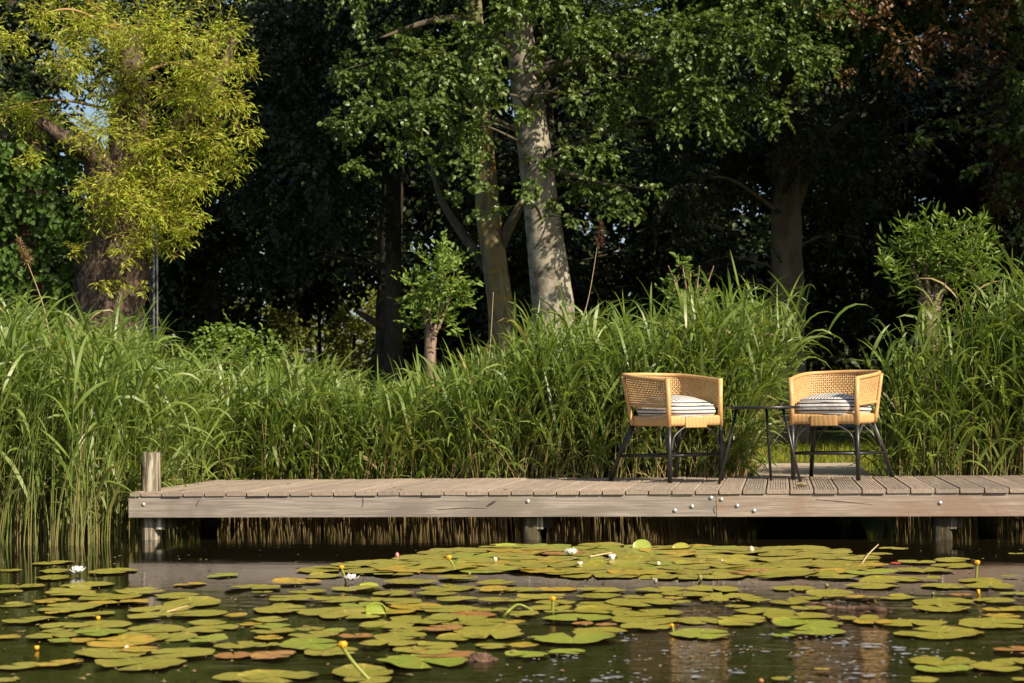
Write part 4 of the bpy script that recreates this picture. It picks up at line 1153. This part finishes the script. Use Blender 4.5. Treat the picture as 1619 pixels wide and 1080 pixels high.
def budthing(px, py, hpx, wpx, label, m_, stem_to=None, bend=0.0, cat="lily bud", cupped=False, name="lily_bud"):
    """A bud whose tip shows at (px, py - hpx); STEM_TO: pixel where its stem meets the water."""
    if stem_to:
        base = W(*stem_to); Z = proj(base)[2]; top = P(px, py, Z)
    else:
        base = W(px, py); Z = proj(base)[2]; top = base.copy()
    root = empty(name, (base.x, base.y, 0))
    rel = Vector(top) - Vector((base.x, base.y, 0))
    wv = wpx / FPX * Z / 2; hv = hpx / FPX * Z
    mb = MB()
    if cupped: prof = [(0, 0), (0.6, 0.05), (1.0, 0.4), (1.05, 0.75), (0.85, 1.0), (0.4, 0.9), (0, 0.8)]
    else: prof = [(0, 0), (0.6, 0.08), (1.0, 0.38), (0.75, 0.75), (0.0, 1.0)]
    mb.revolve([(r_ * wv, z * hv) for r_, z in prof], 12)
    o = mb.build("bud", m_, root); o.location = rel
    if stem_to:
        mid_ = rel * 0.5 + Vector((bend * hv, 0, bend * hv * 0.15))
        mb = MB(); mb.tube(catmull([(0, 0, -0.03), mid_, rel + Vector((0, 0, hv * 0.1))], 8), 0.0052, 8); mb.build("stem", stemg, root)
        mb = MB()
        for k in range(5): petal(mb, 2 * math.pi * k / 5, 0.85, hv * 0.95, wv * 1.2, 0.0)
        o2 = mb.build("sepals", m_, root); o2.location = rel - Vector((0, 0, hv * 0.02))
        md = o2.modifiers.new("thick", 'SOLIDIFY'); md.thickness = 0.001
    return tag(root, label, cat)
budthing(542, 1025, 11, 12, "yellow water lily bud on a long bent green stem low in front", yel, (602, 1076), -0.9, cupped=True)
budthing(540, 900, 6, 6, "yellow bud on a slanting stem leaning from the lone white lily", yel, (549, 921), 0, cupped=True)
budthing(710, 885, 7, 7, "yellow bud on a leaning green stem at the edge of the crowded mat", yel, (719, 902), 0.3, cupped=True)
budthing(874, 950, 7, 6.5, "yellow ball bud on a straight upright stem between pads", yel, (874, 968), 0, cupped=True)
budthing(1545, 893, 7, 7, "orange yellow bud on a straight stem in dark water by the far post", yel, (1543, 916), 0, cupped=True)
budthing(1062, 992, 6, 5, "tiny yellow bud on a short stem before the reflected chair", yel, (1066, 999), 0, cupped=True)
budthing(155, 981, 7, 7, "round yellow bud floating near the end post's reflection", yel, cupped=True)
budthing(58, 1028, 7, 8, "round yellow bud floating low near the pond's reedy corner", yel, cupped=True)
budthing(1547, 941, 9, 5, "orange bud standing on the reflected fascia near the far post", yel, cupped=True)
budthing(628, 882, 9, 7, "pink water lily bud at the dark edge of the crowded mat", pinkp)
budthing(1188, 873, 10, 9, "cream closed lily bud at the far side of the crowded mat", cream)
budthing(1142, 890, 6, 6, "small white lily bud tip inside the crowded mat", cream)
budthing(1041, 895, 8, 7, "brown cream closed bud beside the half closed lily", cream)
budthing(1107, 919, 12, 8, "plump green lily bud standing in the reflected fascia", sepal)
budthing(742, 910, 7, 6, "dark green bud alone in the reflected fascia", sepal)
budthing(1307, 928, 6, 7, "small dark bud on the reflected fascia beyond the brown bar", sepal)
budthing(1475, 941, 5, 6, "little dark brown bud in the reflected fascia by the far post", sepal)
budthing(200, 1027, 7, 9, "dry pinkish tuft resting on a yellowing pad", cream)
budthing(1203, 1080, 8, 10, "brown curled bud at the foot of the pale fleck patch", plain("brown bud", (0.30, 0.14, 0.04), 0.5))
def stemthing(name, label, pts, r_, m_, cat):
    pts = [Vector(q) for q in pts]; base = pts[0].copy(); base.z = 0
    mb = MB(); c = catmull([q - base for q in pts], 8); mb.tube(c, np.linspace(r_, r_ * 0.6, len(c)), 8)
    o = mb.build(name, m_); o.location = base
    return tag(o, label, cat)
a_, m__, z_ = W(793, 974), W(822, 968), W(850, 968)
stemthing("arching_shoot", "bare yellow-green lily stem arching over the water", [a_ + Vector((0, 0, -.01)), a_ + Vector((.03, 0, .022)), m__ + Vector((0, 0, .028)), z_ + Vector((0, 0, -.005))], 0.006, stemg, "stem")
straw = plain("floating straw", (0.42, 0.33, 0.17), 0.6)
stemthing("floating_reed_stick", "bent straw reed stick poking up beyond the far pads", [W(1362, 894) + Vector((0, 0, .004)), W(1372, 884) + Vector((0, 0, .02)), W(1389, 877) + Vector((0, 0, .05))], 0.0045, straw, "reed stick")
stemthing("floating_reed_stick", "pale straw reed stick lying across pads behind the half closed lily", [W(933, 884) + Vector((0, 0, .012)), W(968, 878) + Vector((0, 0, .014))], 0.0055, straw, "reed stick")
stemthing("floating_reed_stick", "thin pale straw lying on the water right below the end post's reflection".replace(" right", ""), [W(264, 971) + Vector((0, 0, .008)), W(298, 961) + Vector((0, 0, .01))], 0.004, straw, "reed stick")
brownm = bark_mat("mottled brown", (0.05, 0.03, 0.02), (0.12, 0.07, 0.045), (0.24, 0.15, 0.10), 14, 1.0, 0.8)
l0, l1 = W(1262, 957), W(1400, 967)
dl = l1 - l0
mb = MB(); mb.tube([dl * t + Vector((0, 0, 0.0 + 0.006 * math.sin(t * 9))) for t in np.linspace(0, 1, 10)], [0.006, 0.010, 0.012, 0.013, 0.012, 0.014, 0.013, 0.014, 0.013, 0.011], 12, True, rough=0.06)  # thin rough brown bar lying level with the water
o = mb.build("brown_bar", brownm); o.location = l0
tag(o, "reddish brown bar lying half sunk before the reflected jetty", "log")
mb = MB(); q = W(760, 1044)
gg = np.array([[(0.055 * r_ * math.cos(a) * (1 + .2 * math.sin(3 * a)), 0.03 * r_ * math.sin(a), 0.028 * (1 - r_ ** 2) + 0.008 * math.sin(5 * a + 4 * r_) * r_ - 0.004) for r_ in (0.02, .3, .6, .85, 1)] for a in np.arange(18) * 2 * math.pi / 18])
mb.grid(gg, True); o = mb.build("root_lump", brownm); o.location = q
tag(o, "knobbly brown root lump floating by a large pad", "root")
redm = plain("red leaf", (0.45, 0.07, 0.03), 0.5); dryl = plain("dry curled leaf", (0.20, 0.16, 0.08), 0.7)
def curled(name, label, loc, L, wdt, m_, rz, curl=1.2):
    pts = []
    for t in np.linspace(0, 1, 9):
        hw = wdt * math.sin(math.pi * (0.05 + 0.9 * t)) * 0.5
        pts.append([(L * (t - .5), hw * math.sin(s_ * curl) , hw * (1 - math.cos(s_ * curl)) + 0.004 + 0.012 * (t - .5) ** 2 * 4 * L * 8) for s_ in np.linspace(-1, 1, 7)])
    mb = MB(); mb.grid(pts); o = mb.build(name, m_); o.location = loc; o.rotation_euler = (0, 0, rz)
    md = o.modifiers.new("thick", 'SOLIDIFY'); md.thickness = 0.001
    return tag(o, label, "leaf")
curled("fallen_leaf", "dry curled leaf lying on the jetty boards under the table", W(1268, 771, ZD) + Vector((0, 0, 0.001)), 0.065, 0.045, dryl, 0.3, 1.7)
curled("fallen_leaf", "small dry leaf hanging over the front board edge near the single bolt", W(799, 776, ZD) + Vector((0, 0, 0.001)), 0.035, 0.02, dryl, 0.8)
curled("fallen_leaf", "small red leaf lying on a pad in the far mat", W(1416, 898) + Vector((0, 0, 0.012)), 0.05, 0.03, redm, 0.2)
# small pale flat flecks on the near water
fleckm = plain("pale foam", (0.22, 0.235, 0.25), 0.6)
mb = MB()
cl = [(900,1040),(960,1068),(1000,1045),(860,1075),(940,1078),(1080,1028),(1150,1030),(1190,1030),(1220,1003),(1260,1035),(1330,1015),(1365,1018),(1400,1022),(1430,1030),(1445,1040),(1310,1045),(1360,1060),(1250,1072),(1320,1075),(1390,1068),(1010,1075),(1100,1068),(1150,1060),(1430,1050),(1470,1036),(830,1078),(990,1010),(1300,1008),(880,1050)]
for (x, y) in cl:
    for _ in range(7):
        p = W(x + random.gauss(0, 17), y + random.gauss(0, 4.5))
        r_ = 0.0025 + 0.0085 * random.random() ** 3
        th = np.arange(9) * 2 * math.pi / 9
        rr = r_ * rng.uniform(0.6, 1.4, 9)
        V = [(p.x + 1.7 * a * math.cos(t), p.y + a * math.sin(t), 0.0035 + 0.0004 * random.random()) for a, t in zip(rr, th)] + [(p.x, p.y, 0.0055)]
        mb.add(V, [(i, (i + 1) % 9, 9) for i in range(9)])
tag(mb.build("foam", fleckm), "small pale flecks on the near open water", "foam", kind="stuff")

litm = plain("plant litter", (0.30, 0.21, 0.09), 0.7, var=0.5, sc=6)
mb = MB()
for _ in range(750):
    p = W(random.uniform(-20, 1640), random.uniform(868, 1080) if random.random() < 0.6 else random.gauss(950, 35))
    if p.y > -0.1 or p.y < -4.9: continue
    a = random.uniform(0, 6.28); L = random.uniform(0.004, 0.018); w_ = L * random.uniform(0.15, 0.6)
    c_, s_ = math.cos(a), math.sin(a)
    z = 0.003 + random.choice((0.0, 0.012))
    mb.add([(p.x + L * c_, p.y + L * s_, z), (p.x - w_ * s_, p.y + w_ * c_, z + 0.003), (p.x - L * c_, p.y - L * s_, z), (p.x + w_ * s_, p.y - w_ * c_, z + 0.002)], [(0, 1, 2, 3)])
tag(mb.build("pond_litter", litm), "tiny scraps of petals, seeds and dead leaf drifting between the lily pads", "litter", kind="stuff")
mb = MB()
for _ in range(70):
    x = random.uniform(XL + 0.2, XL + 6.0); y = random.choice((random.uniform(0.02, DEPTH - 0.03), random.uniform(DEPTH - 0.15, DEPTH - 0.02)))
    a = random.uniform(0, 6.28); L = random.uniform(0.006, 0.03); w_ = L * random.uniform(0.08, 0.3); c_, s_ = math.cos(a), math.sin(a); z = ZD + 0.003
    mb.add([(x + L * c_, y + L * s_, z), (x - w_ * s_, y + w_ * c_, z + 0.004), (x - L * c_, y - L * s_, z), (x + w_ * s_, y - w_ * c_, z + 0.002)], [(0, 1, 2, 3)])
tag(mb.build("leaf_litter", litm), "dry leaf scraps scattered on the jetty boards", "litter", kind="stuff")
